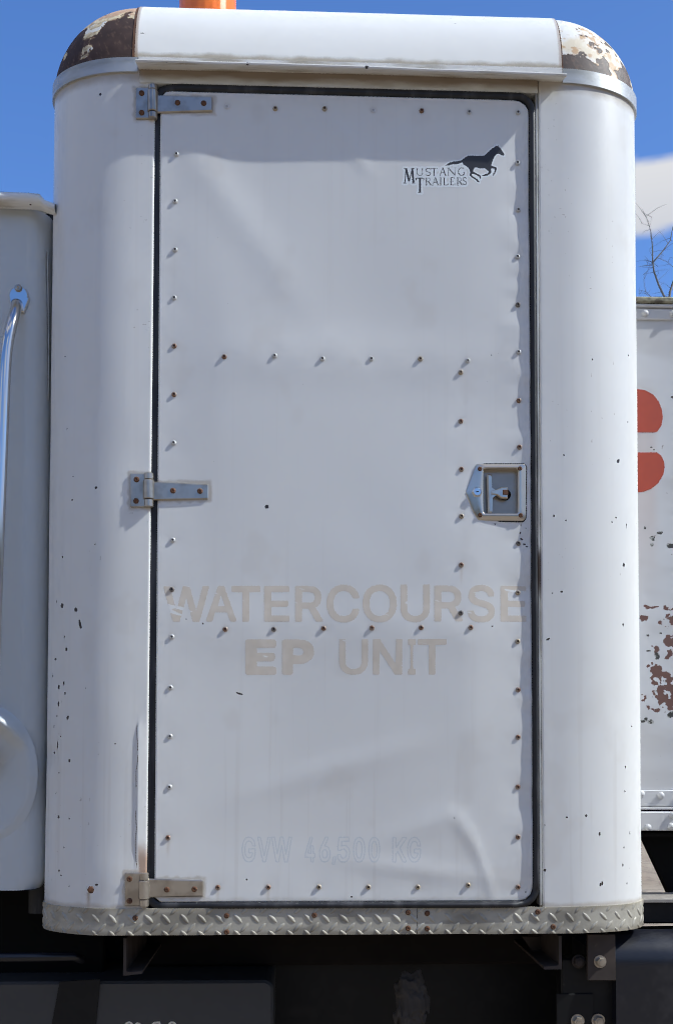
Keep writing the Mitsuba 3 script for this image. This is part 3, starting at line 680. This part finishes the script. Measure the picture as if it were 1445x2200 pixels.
obj(f'{L}__keyhole', place(bx(-.0032, .0032, -.0004, .0004, -.0009, .0009), cxq, ly-.0113, czq), 'mat_gap')
for p in ((478, 268), (1065, 262), (480, 948), (1075, 952)):
    x, z = XZ(*lq(*p)); put(L, 'screw', SCREW, x, ly-.0046, z, .85, float(rng.uniform(0, 90)))

# ------------------------------------------------------------------ tread plate along the foot
JX = XZ(895, 1980)[0]
def plate(side):
    po, no = corner_plan(side, .0025, 22, JX-side*-.0006, DEPTH-.02)
    w = np.array([.0012*(float(meshkit.noise(np.array([p[0]*14, p[1]*14, 0.]), 6))-.5) for p in po])
    po = po+no*w[:, None]; pin = po-no*.004
    def lay(q, z): return np.c_[q, np.broadcast_to(z, len(q))]
    zb = ZB+.0016*np.array([float(meshkit.noise(np.array([p[0]*9, p[1]*9, 4.]), 6))-.5 for p in po])
    zt = ZK+.0016*np.array([float(meshkit.noise(np.array([p[0]*11, p[1]*9, 7.]), 6))-.5 for p in po])
    ring = np.array([lay(pin, zb), lay(po, zb), lay(po, ZB*.5+ZK*.5), lay(po, zt), lay(pin, zt), lay(pin, zb)])
    return cat([grid(ring), trimesh.Trimesh(np.array([ring[0, -1], ring[1, -1], ring[3, -1], ring[4, -1]]), [[0, 1, 2], [0, 2, 3]], process=False)])
KP = []
for s, w in ((-1, 'left length of tread plate wrapping the shaded corner'), (1, 'right length of tread plate wrapping the sunlit corner')):
    k = obj(f'{B}__tread_plate', plate(s), 'mat_aluminium', 30); say(k, w); KP.append(k)
def lug():
    a, b, h = .0135, .0044, .0019
    v = [(-a, 0, 0), (0, -b, 0), (a, 0, 0), (0, b, 0)]
    ring = [(a*math.cos(t)*(1 if abs(math.cos(t)) > .99 else .92), b*math.sin(t), 0) for t in np.linspace(0, 2*math.pi, 16, endpoint=False)]
    mid = [(x*.80, y*.62, h*.75) for x, y, _ in ring]; top = [(x*.52, y*.22, h) for x, y, _ in ring]
    low = [(x*1.04, y*1.1, -.001) for x, y, _ in ring]
    V = np.array(low+ring+mid+top+[(0, 0, h)]); n = 16; F = []
    for r in range(3):
        for i in range(n):
            j = (i+1) % n; F += [[r*n+i, r*n+j, (r+1)*n+j], [r*n+i, (r+1)*n+j, (r+1)*n+i]]
    for i in range(n): F.append([3*n+i, 3*n+(i+1) % n, 4*n])
    return trimesh.Trimesh(V, F, process=False)
LUG = lug()
def bend(m, side):
    """Lay a flat piece (x = run along the face, y = out) round the box corner."""
    v = m.vertices.copy(); xf = XLF if side < 0 else XRF
    out_ = v.copy()
    t = np.linspace(0, math.pi/2, 200); X = RX*np.sin(t); Y = RY*(1-np.cos(t)); L = np.r_[0, np.cumsum(np.hypot(np.diff(X), np.diff(Y)))]
    run = side*(v[:, 0]-xf)
    on = run > 0
    tt_ = np.interp(run, L, t); X_, Y_ = RX*np.sin(tt_), RY*(1-np.cos(tt_)); nx, ny = RY*np.sin(tt_), -RX*np.cos(tt_); ln = np.hypot(nx, ny)
    h = -v[:, 1]
    out_[on, 0] = (xf+side*(X_+nx/ln*h))[on]; out_[on, 1] = (Y_+ny/ln*h)[on]
    return trimesh.Trimesh(out_, m.faces, process=False)
PIT = .0375
xo, zo = XZ(1080+420/3.96, 1900+280/3.96)
rowz = [(zo+.0185, .0, 1, .47), (zo, 0, -1, 0), (zo-.0190, 0, 1, .40), (zo-.0345, 0, -1, .02)]
seen = 0
for (z, _, o, ph) in rowz:
    for i in range(-34, 12):
        x = xo+(i+ph)*PIT+.001*math.sin(i*2.1+z*900)
        if not (XL-.055 < x < XR+.055): continue
        m = LUG.copy()
        m.apply_transform(trimesh.transformations.rotation_matrix(math.radians(o*(47+3*math.sin(i*1.7))), [0, 0, 1]))
        # x, y flat -> x, z upright
        m = upright(m, -.0025); m.apply_translation([x, 0, z])
        if m.bounds[0, 2] < ZB+.0005: m = trimesh.intersections.slice_mesh_plane(m, [0, 0, 1], [0, 0, ZB+.0008])
        if m.bounds[1, 2] > ZK-.0005: m = trimesh.intersections.slice_mesh_plane(m, [0, 0, -1], [0, 0, ZK-.0008])
        if len(m.faces) < 6: continue
        if abs(x-JX) < .006: continue
        side = -1 if x < 0 else 1
        m = bend(m, side)
        obj(f'{KP[0] if x < JX else KP[1]}__lug', m, 'mat_aluminium', 50); seen += 1
for a, b in ((291, 1972), (487, 1967), (487, 2002), (675, 1966), (876, 1960), (876, 1994), (917, 1962), (917, 1995), (1154, 1959), (1187, 1991)):
    x, z = XZ(a, b); put(KP[0] if x < JX else KP[1], 'rivet', SCREW, x, -.0028, z, .95)
x, z = XZ(194, 1913, .0)
bolt = upright(lathe([(.0085, 0), (.0085, .002), (.0072, .0035), (.0040, .0045), (.00001, .0045)], 6))
yb = RY*(1-math.sqrt(max(0, 1-((XLF-x)/RX)**2)))
k = obj(f'{B}__bolt', place(bolt, x, yb+.0008, z), 'mat_rust'); say(k, 'rusty bolt low on the left corner')

# ------------------------------------------------------------------ beacon on the roof
def amber(p, n, uv):
    return mix((.88, .20, .018), (.80, .15, .012), fbm(p.x*20, p.z*20, p.y*20, 2))
mat('mat_amber', pri(mikit.proc(amber), .18, specular=.6, clearcoat=.5))
W = thing('warning_beacon', 'orange warning beacon standing on the roof of the white box', 'beacon')
YBc = .42; bx0, bx1 = at(384, 8, YBc), at(508, 8, YBc); brad = (bx1[0]-bx0[0])/2; bxc = (bx0[0]+bx1[0])/2; zr = ZC+RZ
zt_ = at(446, -95, YBc)[2]; n = 96; rows = []
for zz, rr in ((zr+.003, 1.), (zt_-.05, .97), (zt_-.025, .90), (zt_-.010, .70), (zt_-.003, .3), (zt_, .001)):
    rows.append([(bxc+brad*rr*(1+.006*math.cos(24*a))*math.cos(a), YBc+brad*rr*(1+.006*math.cos(24*a))*math.sin(a), zz) for a in np.linspace(0, 2*math.pi, n+1)])
obj(f'{W}__lens', grid(np.array(rows)), 'mat_amber', 35)
obj(f'{W}__base', place(lathe([(.0001, 0), (brad*.9, 0), (brad*.9, .004), (.0001, .004)], 40), bxc, YBc, zr-.001), 'mat_gap', 30)

# ------------------------------------------------------------------ the truck that carries it
TR = thing('truck', 'shaded white truck cab with chrome grab handle, left of the box, with black chassis', 'truck')
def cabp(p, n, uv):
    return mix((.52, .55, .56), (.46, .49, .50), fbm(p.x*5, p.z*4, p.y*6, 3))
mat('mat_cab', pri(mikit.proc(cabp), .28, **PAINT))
def blackp(p, n, uv):
    g = fbm(p.x*22, p.z*22, p.y*22, 4)
    return mix((.003, .0034, .0045), (.009, .0085, .0085), smooth(.5, .85, g))
mat('mat_black', pri(mikit.proc(blackp), .5, specular=.3))
def brownp(p, n, uv):
    g = fbm(p.x*30, p.z*30, p.y*30, 4)
    return mix((.024, .017, .014), (.058, .042, .034), g)
def darkp(p, n, uv): return mix((.005, .0035, .003), (.013, .009, .007), fbm(p.x*30, p.z*30, p.y*30, 4))
mat('mat_brown_shaded', pri(mikit.proc(darkp), .8, specular=.25))  # darker copy of the brown steel, deep shade put into the colour
mat('mat_brown', pri(mikit.proc(brownp), .75))
CY = .10
zc1, zc0 = at(60, 446, CY)[2], at(60, 1914, CY)[2]
xe1, xe0 = at(100, 470, CY)[0], at(84, 1900, CY)[0]
rows = []
for z in np.linspace(zc0, zc1, 60):
    f = (z-zc0)/(zc1-zc0); xe = xe0+(xe1-xe0)*f
    fl = .012*max(0, 1-(z-zc0)/.03)**2
    row = [(x, CY+.004*((x+1.0)/.4)**2, z) for x in np.linspace(-2.6, xe-.05, 22)]
    for a in np.linspace(0, math.pi/2, 12)[1:]: row.append((xe-.05-fl+.05*math.sin(a), row[21][1]+.05*(1-math.cos(a)), z))
    row.append((xe-fl, .55, z)); row.append((xe-fl, 1.9, z)); rows.append(row)
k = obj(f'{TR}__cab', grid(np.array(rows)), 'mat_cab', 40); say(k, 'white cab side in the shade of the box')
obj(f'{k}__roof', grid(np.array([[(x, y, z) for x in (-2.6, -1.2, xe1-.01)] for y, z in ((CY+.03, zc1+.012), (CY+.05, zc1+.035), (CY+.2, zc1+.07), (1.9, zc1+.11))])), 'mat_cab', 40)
obj(f'{k}__underside', grid(np.array([[(x, y, zc0) for x in (-2.6, xe0-.01)] for y in (CY+.01, 1.9)])), 'mat_black')
# rain gutter: a moulded lip that dips at its end
gp = [(-2.6, 0), (at(0, 420, CY-.03)[0], 0), (at(60, 426, CY-.03)[0], -.001), (at(84, 428, CY-.03)[0], -.003), (at(95, 434, CY-.03)[0], -.012), (at(118, 440, CY-.03)[0], -.020)]
zg = at(40, 424, CY-.03)[2]; rows = []
for x, dz in gp:
    rr = .016*(1 if dz > -.01 else .75)
    rows.append([(x, CY-.018+rr*1.3*math.cos(a), zg+dz+rr*math.sin(a)) for a in np.linspace(0, 2*math.pi, 13)])
obj(f'{TR}__gutter', grid(np.array(rows)), 'mat_rail', 60)
H = fresh(f'{TR}__grab_handle')
hp = [at(36, 652, CY-.005), at(32, 672, CY-.028), at(23, 705, CY-.048), at(13, 770, CY-.058), at(7, 900, CY-.062), at(0, 1080, CY-.062), at(-10, 1350, CY-.062), at(-14, 1520, CY-.05), at(-14, 1545, CY-.004)]
from scipy.interpolate import CubicSpline
cs = CubicSpline(np.arange(len(hp)), np.array(hp)); obj(f'{H}__bar', tube(cs(np.linspace(0, len(hp)-1, 60)), .0125, 18), 'mat_chrome', True)
fx, fz = XZ(41, 640, CY); fl = Point(fx, fz+.004).buffer(.0215).union(pxpoly([(21, 640), (65, 640), (53, 672), (26, 668)], CY))
obj(f'{H}__mount', bevel_plate(Polygon(fl.simplify(.0005).exterior), .008, .002, CY+.002), 'mat_chrome', 40)
sx, sz = XZ(41, 621, CY); obj(f'{H}__screw', place(upright(lathe([(.0085, 0), (.0085, .002), (.007, .0045), (.003, .005), (.00001, .003)], 14)), sx, CY-.006, sz), 'mat_steel', 35)
# the pressed round bulge low on the cab
bxx, bzz = XZ(-30, 1664, CY); rows = []
for r, h in ((.156, 0), (.149, .012), (.143, .030), (.137, .046), (.131, .052), (.122, .047), (.110, .034), (.092, .020), (.0, .014)):
    rows.append([(bxx+.72*r*math.cos(a), CY+.004-h*(.12+.88*float(np.clip((math.degrees(a)-28)/32, 0, 1)*np.clip((190-math.degrees(a))/40, 0, 1))), bzz+r*1.0*math.sin(a)) for a in np.linspace(0, 2*math.pi, 49)])
obj(f'{TR}__round_bulge', grid(np.array(rows)), 'mat_cab', True)
obj(f'{TR}__handle_cup', place(upright(lathe([(.0001, 0), (.034, 0), (.034, .004), (.028, .006), (.0001, .006)], 32)), XZ(-28, 1625, CY)[0], CY-.024, XZ(-28, 1625, CY)[1]), 'mat_brown', 30)
# black rubber and worn metal strips in the gap between cab and box
obj(f'{TR}__gap_seal', tube([at(106, 470, .20), at(103, 800, .20), at(98, 1200, .20), at(92, 1600, .20), at(84, 1960, .20)], .026, 8), 'mat_rubber', True)
obj(f'{TR}__gap_strip', tube([at(101.5, 540, .125), at(103.5, 640, .13), at(104.5, 760, .135), at(104, 860, .14)], .0022, 6), 'mat_steel', True)
obj(f'{TR}__gap_strip', tube([at(81, 1650, .125), at(78.5, 1700, .125), at(77, 1750, .125)], .0028, 6), 'mat_steel', True)
# chassis under the box
xa, zt = XZ(265, 2016, .03); _, zf = XZ(265, 2097, .03)
xf = XZ(305, 2094, .03)[0]
Lp = Polygon([(xa, zt), (xa+.0065, zt), (xa+.0065, zf+.010), (xa+.012, zf+.0075), (xf, zf+.0095), (xf, zf+.004), (xa, zf)])
def run_y(poly, y0, y1):
    m = ext(poly, y1-y0, y1); return m
obj(f'{TR}__cross_member', run_y(Lp, .03, .9), 'mat_brown')
xa, _ = XZ(1206, 2010, .03); zf = XZ(1206, 2083, .03)[1]; xf = XZ(1168, 2080, .03)[0]
Lp = Polygon([(xa, zt), (xa-.0065, zt), (xa-.0065, zf+.010), (xa-.012, zf+.0075), (xf, zf+.006), (xf, zf), (xa, zf)])
k = obj(f'{TR}__cross_member', run_y(Lp, .03, .9), 'mat_brown')
obj(f'{TR}__gusset', ext(pxpoly([(1120, 2012), (1199, 2012), (1199, 2076), (1168, 2080)], .20), .006, .20), 'mat_brown')
z1, z0 = XZ(700, 2006, .22)[1], XZ(700, 2098, .22)[1]
obj(f'{TR}__sill_beam', bx(-.40, .62, .34, .40, z0, z1+.03, .006), 'mat_brown_shaded')
obj(f'{TR}__lip_plate', bx(XZ(1224, 2006, .05)[0], XZ(1332, 2006, .05)[0], .045, .30, ZB-.006, ZB+.001, .001), 'mat_brown')
YP = .055
pl = pxpoly([(1262, 2008), (1321, 2008), (1322, 2107), (1262, 2107)], YP)
obj(f'{TR}__mount_plate', bevel_plate(Polygon(pl.exterior), .010, .001, YP+.01), 'mat_brown')
nut = cat([lathe([(.0001, 0), (.0145, 0), (.0145, .002), (.0001, .002)], 24), place(lathe([(.0115, 0), (.0115, .007), (.0095, .0092), (.0055, .0092), (.0055, .012), (.0001, .012)], 6), 0, 0, .002)])
NUT = mikit.ply(upright(nut), 'mat_steel', smooth=25); NUTD = mikit.ply(upright(nut), 'mat_brown', smooth=25)
x, z = XZ(1288, 2066, YP); put(TR, 'nut', NUT, x, YP, z, .95, 12.)
x, z = XZ(1242, 2066, .09); put(TR, 'nut', NUTD, x, .09, z, 1.05, 40.)
YQ = .10
obj(f'{TR}__hanger', bx(XZ(1205, 2110, YQ)[0], XZ(1318, 2110, YQ)[0], YQ, YQ+.05, .25, XZ(1205, 2060, YQ)[1], .004), 'mat_black')
obj(f'{TR}__hanger', bx(XZ(1180, 2150, .16)[0], XZ(1258, 2150, .16)[0], YQ-.004, YQ-.001, .25, XZ(1205, 2135, YQ)[1], .001), 'mat_black')
for px, py in ((1240, 2194), (1284, 2193)):
    x, z = XZ(px, py, YQ-.004); put(TR, 'nut', NUT, x, YQ-.004, z, 1.05, 10.)
obj(f'{TR}__chassis_rail', bx(-3, 4.5, .46, .54, .55, 1.02, .01), 'mat_black')
obj(f'{TR}__skirt', bx(-3, XL+.10, .30, .33, .3, at(40, 1905, .3)[2]+.04, .004), 'mat_gap')
# rounded black tank to the right
YK = .07; zt = XZ(1400, 1999, YK+.06)[1]; rows = []
x0 = XZ(1322, 2050, YK)[0]
for x in np.linspace(x0, 2.6, 12):
    rows.append([(x, YK+.07-.07*math.sin(a), zt-.07+.07*math.cos(a)) for a in np.linspace(-math.pi/2, math.pi/2, 24)]+[(x, YK, .35), (x, .44, .35), (x, .44, zt-.07)])
m = grid(np.array(rows)); c = np.array(rows[0]); capm = trimesh.Trimesh(np.vstack([c, c.mean(0)]), [[i, (i+1) % len(c), len(c)] for i in range(len(c))], process=False)
def navy(p, n, uv):
    g = fbm(p.x*18, p.z*18, p.y*18, 4)
    return mix((.007, .008, .013), (.022, .022, .026), smooth(.5, .8, g))
mat('mat_navy', pri(mikit.proc(navy), .32, specular=.5))
obj(f'{TR}__side_tank', cat([m, capm]), 'mat_navy', 40)
obj(f'{TR}__rear_beam', bx(XR+.004, 4.5, .2, .30, XZ(1400, 1985, .2)[1], XZ(1400, 1934, .2)[1], .004), 'mat_black')
def flang(p, n, uv): return mix((.30, .28, .25), (.2, .18, .16), fbm(p.x*30, p.z*30, p.y*30, 3))
mat('mat_flange_lit', pri(mikit.proc(flang), .6))  # sunlit top edge of the black beam, painted as a paler colour
obj(f'{TR}__rear_flange', bx(XR+.004, 4.5, .185, .30, XZ(1400, 1940, .185)[1], XZ(1400, 1934, .185)[1]+.002, .001), 'mat_flange_lit')
# grey fuel tank, lower left
YF = .20
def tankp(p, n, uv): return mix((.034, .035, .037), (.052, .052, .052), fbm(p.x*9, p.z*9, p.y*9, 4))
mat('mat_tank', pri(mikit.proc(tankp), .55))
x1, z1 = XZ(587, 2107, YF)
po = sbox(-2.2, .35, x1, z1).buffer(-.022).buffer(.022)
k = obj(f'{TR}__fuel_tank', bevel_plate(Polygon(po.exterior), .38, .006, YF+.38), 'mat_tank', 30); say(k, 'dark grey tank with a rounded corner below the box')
obj(f'{TR}__tank_strap', ext(pxpoly([(128, 2110), (215, 2104), (200, 2260), (100, 2260)], YF-.004), .004, YF-.0005), 'mat_black')
obj(f'{TR}__pipe', tube([at(-200, 2059, .10), at(0, 2057, .10), at(158, 2055, .10), at(175, 2062, .2)], .010, 10), 'mat_navy', True)
def strokes(ls, wd): return unary_union([LineString([XZ(a, b, YF) for a, b in l]).buffer(wd) for l in ls])
mat('mat_cream', pri((.62, .58, .48), .5))
tops = [arc(277, -2208, 9, 11, 10, 200), arc(296, -2210, 7, 11, 0, 180), [(325, -2204), (331, -2198), (342, -2197), (345, -2206)], arc(370, -2208, 9, 11, 0, 190)]
obj(f'{TR}__tank_lettering', ext(strokes([[(a, -b) for a, b in l] for l in tops], .0022), .0006, YF-.0003), 'mat_cream')

# torn rag hanging under the box
def ragp(p, n, uv): return mix((.03, .026, .023), (.07, .06, .052), fbm(p.x*50, p.z*50, p.y*50, 3))
mat('mat_rag', pri(mikit.proc(ragp), .9))
rc = at(882, 2145, .2); ico = trimesh.creation.icosphere(4, 1.0); v = ico.vertices.copy()
d = meshkit.fbm(v*2.3+4, 4, 5); v *= (.55+1.0*d)[:, None]; v *= [.036, .022, .055]; v[:, 2] -= np.where(v[:, 2] < 0, .03*meshkit.noise(np.c_[v[:, 0]*140, v[:, 1]*0, v[:, 0]*0], 3), 0)
obj('torn_rag', trimesh.Trimesh(v+rc, ico.faces, process=False), 'mat_rag', 40)
labels['torn_rag'] = {'label': 'ragged grey-brown rag hanging in the dark beneath the white box', 'category': 'rag'}

# ------------------------------------------------------------------ cargo body to the right
C = thing('cargo_body', 'weathered white cargo body with red letter and rust patches, right of the box', 'cargo body')
YC = .24
(cx0, czt) = XZ(1340, 655, YC); czb = XZ(1400, 1697, YC)[1]
PATCH = []
for a, b, w_, h_ in ((1395, 1304, 22, 4), (1378, 1325, 12, 8), (1440, 1333, 20, 12), (1440, 1375, 12, 14), (1404, 1390, 8, 9), (1434, 1402, 8, 12), (1425, 1455, 26, 18), (1440, 1490, 34, 34), (1408, 1440, 14, 16), (1420, 1500, 18, 12), (1392, 1522, 8, 8), (1380, 1500, 6, 8), (1415, 1525, 8, 6), (1437, 1305, 7, 4), (1500, 1480, 50, 50), (1560, 1420, 40, 30)):
    PATCH.append((*XZ(a, b, YC), w_*.00108, h_*.00108))
CHIP = []
for a, b, w_, h_ in ((1421, 1143, 5, 3), (1402, 1158, 5, 4), (1417, 1145, 8, 4), (1400, 1155, 7, 5), (1440, 1172, 9, 8), (1385, 1134, 3, 3), (1400, 1170, 4, 4), (1410, 1410, 9, 9), (1393, 1398, 8, 3), (1386, 1545, 5, 6), (1397, 1550, 7, 6), (1380, 1550, 5, 5), (1440, 1535, 8, 8), (1391, 1365, 4, 3), (1418, 1360, 4, 3), (1443, 853, 4, 3), (1398, 960, 4, 2), (1404, 966, 2, 3)):
    CHIP.append((*XZ(a, b, YC), w_*.00108, h_*.00108))
def cargop(p, n, uv):
    g = fbm(p.x*30, p.z*42, 0., 3); r = fbm(p.x*95, p.z*95, 4., 3)
    c = mix((.56, .565, .57), (.49, .485, .48), smooth(.35, .7, fbm(p.x*5, p.z*14, 2., 3)))
    c = mix(c, (.50, .42, .39), .5*(1-smooth(XZ(1395, 900, YC)[0], XZ(1420, 900, YC)[0], p.x))*smooth(XZ(0, 1330, YC)[1], XZ(0, 1050, YC)[1], p.z)*(1-smooth(XZ(0, 840, YC)[1], XZ(0, 800, YC)[1], p.z)))
    m = mi.Float(-9); k = mi.Float(0)
    qx, qz = p.x+.022*(fbm(p.x*60, p.z*60, 7., 3)-.5)+.012*(r-.5), p.z+.022*(fbm(p.x*60, p.z*60, 9., 3)-.5)
    for x, z, a, b in PATCH: m = dr.maximum(m, 1-dr.square((qx-x)/a)-dr.square((qz-z)/b))
    for x, z, a, b in CHIP: k = dr.maximum(k, 1-dr.square((p.x-x)/a)-dr.square((p.z-z)/b))
    rust = mix((.115, .055, .045), (.15, .08, .062), g)
    c = mix(c, rust, smooth(.50, .54, dr.select(m > -.35, .44+.28*m, 0)+1.15*(r-.45)))
    return mix(c, mix((.04, .04, .035), (.3, .3, .28), dr.select(noise(p.x*300, p.z*300) > .6, 1., 0.)), dr.select((k > 0) & (.3+.5*k+.9*(r-.5) > .45), 1., 0.))
mat('mat_cargo', pri(mikit.proc(cargop), .5))
k = obj(f'{C}__side_panel', bx(cx0, 5.5, YC, YC+.03, czb, czt), 'mat_cargo')
obj(f'{C}__shell', cat([bx(cx0, cx0+.03, YC+.03, 2.4, czb, czt), bx(cx0, 5.5, YC+.03, 2.4, czt-.02, czt), bx(cx0, 5.5, YC+.03, 2.4, czb, czb+.03)]), 'mat_cargo')
def zcy(py): return XZ(1400, py, YC)[1]
def topd(p, n, uv): return mix((.30, .28, .20), (.08, .07, .05), smooth(.4, .6, fbm(p.x*40, p.z*60, p.y*40, 3)))
mat('mat_topdirt', pri(mikit.proc(topd), .8))
obj(f'{C}__top_rim', bx(cx0, 5.5, YC-.016, YC+.05, zcy(654), zcy(642), .003), 'mat_topdirt')
obj(f'{C}__top_rail', bx(cx0, 5.5, YC-.010, YC-.001, zcy(662), zcy(655), .002), 'mat_cargo')
obj(f'{C}__top_rail', bx(cx0, 5.5, YC-.006, YC-.0005, zcy(688), zcy(664.5), .002), 'mat_cargo')
obj(f'{C}__bottom_rail', bx(cx0, 5.5, YC-.007, YC+.02, zcy(1733), zcy(1697.5), .002), 'mat_cargo')
obj(f'{C}__bottom_rail', bx(cx0, 5.5, YC-.016, YC+.02, zcy(1784), zcy(1743), .003), 'mat_cargo')
obj(f'{C}__bottom_rail', bx(cx0, 5.5, YC-.012, YC+.02, zcy(1739), zcy(1734), .001), 'mat_cargo')
obj(f'{C}__underframe', bx(cx0, 5.5, YC+.03, 2.4, zcy(1800), zcy(1790), .003), 'mat_gap')
cr = upright(lathe([(.0085, 0), (.0085, .0015), (.0072, .0055), (.004, .0078), (.00001, .0082)], 14))
CR = mikit.ply(cr, 'mat_cargo', smooth=True)
for px, py, yy in ((1385, 673, .006), (1444, 674, .006), (1502, 675, .006), (1419, 1709, .007), (1377, 1706, .007), (1461, 1710, .007), (1444, 1752, .016), (1391, 1778, .016), (1441, 1776, .016), (1490, 1778, .016)):
    x, z = XZ(px, py, YC-yy); put(C, 'rivet', CR, x, YC-yy+.0003, z, 1.)
mat('mat_red', pri((.40, .060, .028), .5))
# a heavy red letter C, its left half behind the box
oc = pxpoly([(1366, 835), (1385, 838), (1402, 847), (1414, 862), (1421, 880), (1423, 896), (1420, 914), (1411, 927), (1405, 928.5), (1290, 928), (1290, 972), (1410, 971.5), (1419, 978), (1425, 990), (1427, 1003), (1424, 1020), (1413, 1038), (1398, 1050), (1382, 1056), (1366, 1058), (1320, 1058), (1260, 1040), (1230, 990), (1225, 930), (1240, 880), (1280, 842), (1320, 835)], YC)
k = obj(f'{C}__letter', ext(oc, .0006, YC-.0002), 'mat_red'); say(k, 'red lettering partly hidden by the white box')
# near-black plate under the cargo body
obj(f'{TR}__black_plate', ext(pxpoly([(1376, 1788), (1520, 1788), (1520, 1940), (1447, 1940)], .34), .03, .37), 'mat_gap')

# ------------------------------------------------------------------ bare tree far behind
def bark(p, n, uv): return mix((.15, .14, .13), (.28, .26, .24), fbm(p.x*12, p.z*12, p.y*12, 3))
mat('mat_bark', pri(mikit.proc(bark), .9))
TE = thing('bare_tree', 'leafless tree with thin branches behind the cargo body', 'tree')
YT_ = 7.5
trunk = [at(1428, 640, YT_), at(1420, 600, YT_), at(1409, 576, YT_), at(1402, 560, YT_), at(1400, 540, YT_)]
base = np.array([trunk[0][0]+.25, YT_, 0.])
obj(f'{TE}__trunk', tube([base+[0, 0, -.1], base+[.03, .02, 1.4], (base+trunk[0])/2+[.08, .05, .6], trunk[0]], [.13, .11, .075, .045], 10), 'mat_bark', True)
brs = [([trunk[0], at(1415, 612, YT_), at(1405, 583, YT_), at(1400, 560, YT_), at(1402, 525, YT_), at(1398, 495, YT_), at(1388, 470, YT_), at(1377, 448, YT_)], .030, .004),
 ([at(1400, 565, YT_), at(1412, 551, YT_), at(1427, 535, YT_), at(1438, 515, YT_), at(1446, 488, YT_), at(1455, 455, YT_)], .022, .006),
 ([at(1400, 569, YT_), at(1390, 570, YT_), at(1372, 572, YT_)], .010, .003), ([at(1402, 585, YT_), at(1386, 586, YT_), at(1378, 592, YT_)], .006, .002),
 ([at(1393, 484, YT_), at(1376, 479, YT_)], .005, .002), ([at(1395, 486, YT_), at(1401, 463, YT_)], .005, .002),
 ([at(1412, 553, YT_), at(1430, 562, YT_), at(1446, 572, YT_), at(1470, 590, YT_)], .008, .004), ([at(1438, 567, YT_), at(1412, 572, YT_)], .005, .002),
 ([trunk[0]-[-.02, 0, .2], at(1440, 625, YT_), at(1447, 600, YT_), at(1458, 560, YT_), at(1475, 500, YT_)], .040, .010),
 ([trunk[0]-[0, 0, .25], at(1398, 640, YT_+.2), at(1386, 625, YT_+.2), at(1370, 622, YT_+.2)], .012, .003), ([at(1386, 625, YT_+.2), at(1381, 600, YT_+.2), at(1383, 588, YT_+.2)], .007, .002), ([at(1393, 634, YT_+.2), at(1380, 630, YT_+.2), at(1370, 632, YT_+.2)], .006, .002)]
r2 = random.Random(4)
def rnd(): return np.array([r2.uniform(-1, 1), r2.uniform(-1, 1), r2.uniform(-.3, 1)])
for pts, ra, rb in brs:
    q = np.array(pts, float); q = np.vstack([q]); q[1:] += np.array([[r2.uniform(-.01, .01) for _ in range(3)] for _ in q[1:]])
    ms = [tube(q, np.linspace(ra, rb, len(q))*.34, 7)]
    for i in range(1, len(q)):
        for t in range(2 if ra > .015 else 1):
            a = q[i-1]+(q[i]-q[i-1])*r2.random(); dd = rnd()*[.16, .16, .16]; ms.append(tube([a, a+dd*.5+rnd()*.02, a+dd], [.0022, .0016, .0008], 5))
    obj(f'{TE}__branch', cat(ms), 'mat_bark', True)
for i in range(9):
    a = trunk[0]-[0, 0, .3+.1*i]; dd = np.array([r2.uniform(-1.2, 1.6), r2.uniform(-1, 1.2), r2.uniform(.6, 1.3)]); dd[0] = abs(dd[0])
    obj(f'{TE}__branch', tube([a, a+dd*.5+rnd()*.1, a+dd+rnd()*.1], [.03, .018, .006], 7), 'mat_bark', True)

# ------------------------------------------------------------------ wooded ring added out of view, darkens what the steel reflects
def woodp(p, n, uv): return mix((.030, .040, .018), (.075, .085, .04), fbm(p.x*.5, p.y*.5, p.z*.9, 4))
mat('mat_wood', pri(mikit.proc(woodp), .95))
ang = np.linspace(0, 2*math.pi, 361); rows = []
for d_, hh in ((62, -.5), (65, 5), (68, 10), (74, 15), (92, 16), (120, -1)):
    rows.append([((d_+3*float(meshkit.noise(np.array([7*math.cos(a_), 7*math.sin(a_), hh]), 3)))*math.cos(a_), d_*math.sin(a_), hh+(4.5*float(meshkit.fbm(np.array([22*math.cos(a_), 22*math.sin(a_), d_*.2]), 4, 6))-2 if hh > 0 else 0)) for a_ in ang])
scene['added_ridge'] = mikit.ply(grid(np.array(rows)), 'mat_wood', smooth=60)
labels['added_ridge'] = {'label': 'added unseen wooded ridge that darkens reflections in the steel', 'kind': 'structure'}
# ------------------------------------------------------------------ ground
def earth(p, n, uv):
    g = fbm(p.x*1.3, p.y*1.3, 0., 4); f = fbm(p.x*14, p.y*9, 3., 3)
    c = mix((.20, .15, .105), (.29, .24, .18), g)
    return mix(c, (.15, .12, .09), .6*smooth(.45, .75, f))
mat('mat_ground', pri(mikit.proc(earth), .95))
a = np.r_[-900, -200, -40, np.linspace(-10, 10, 30), 40, 200, 900]; gx, gy = np.meshgrid(a, a, indexing='ij')
gz = .05*(meshkit.fbm(np.stack([gx*.7, gy*.7, gx*0], -1), 3, 2)-.5)*(np.hypot(gx, gy) < 60)
scene['ground'] = mikit.ply(grid(np.stack([gx, gy, gz], -1)), 'mat_ground', smooth=True)
labels['ground'] = {'label': 'brown earth and leaf litter under the vehicles', 'kind': 'structure'}
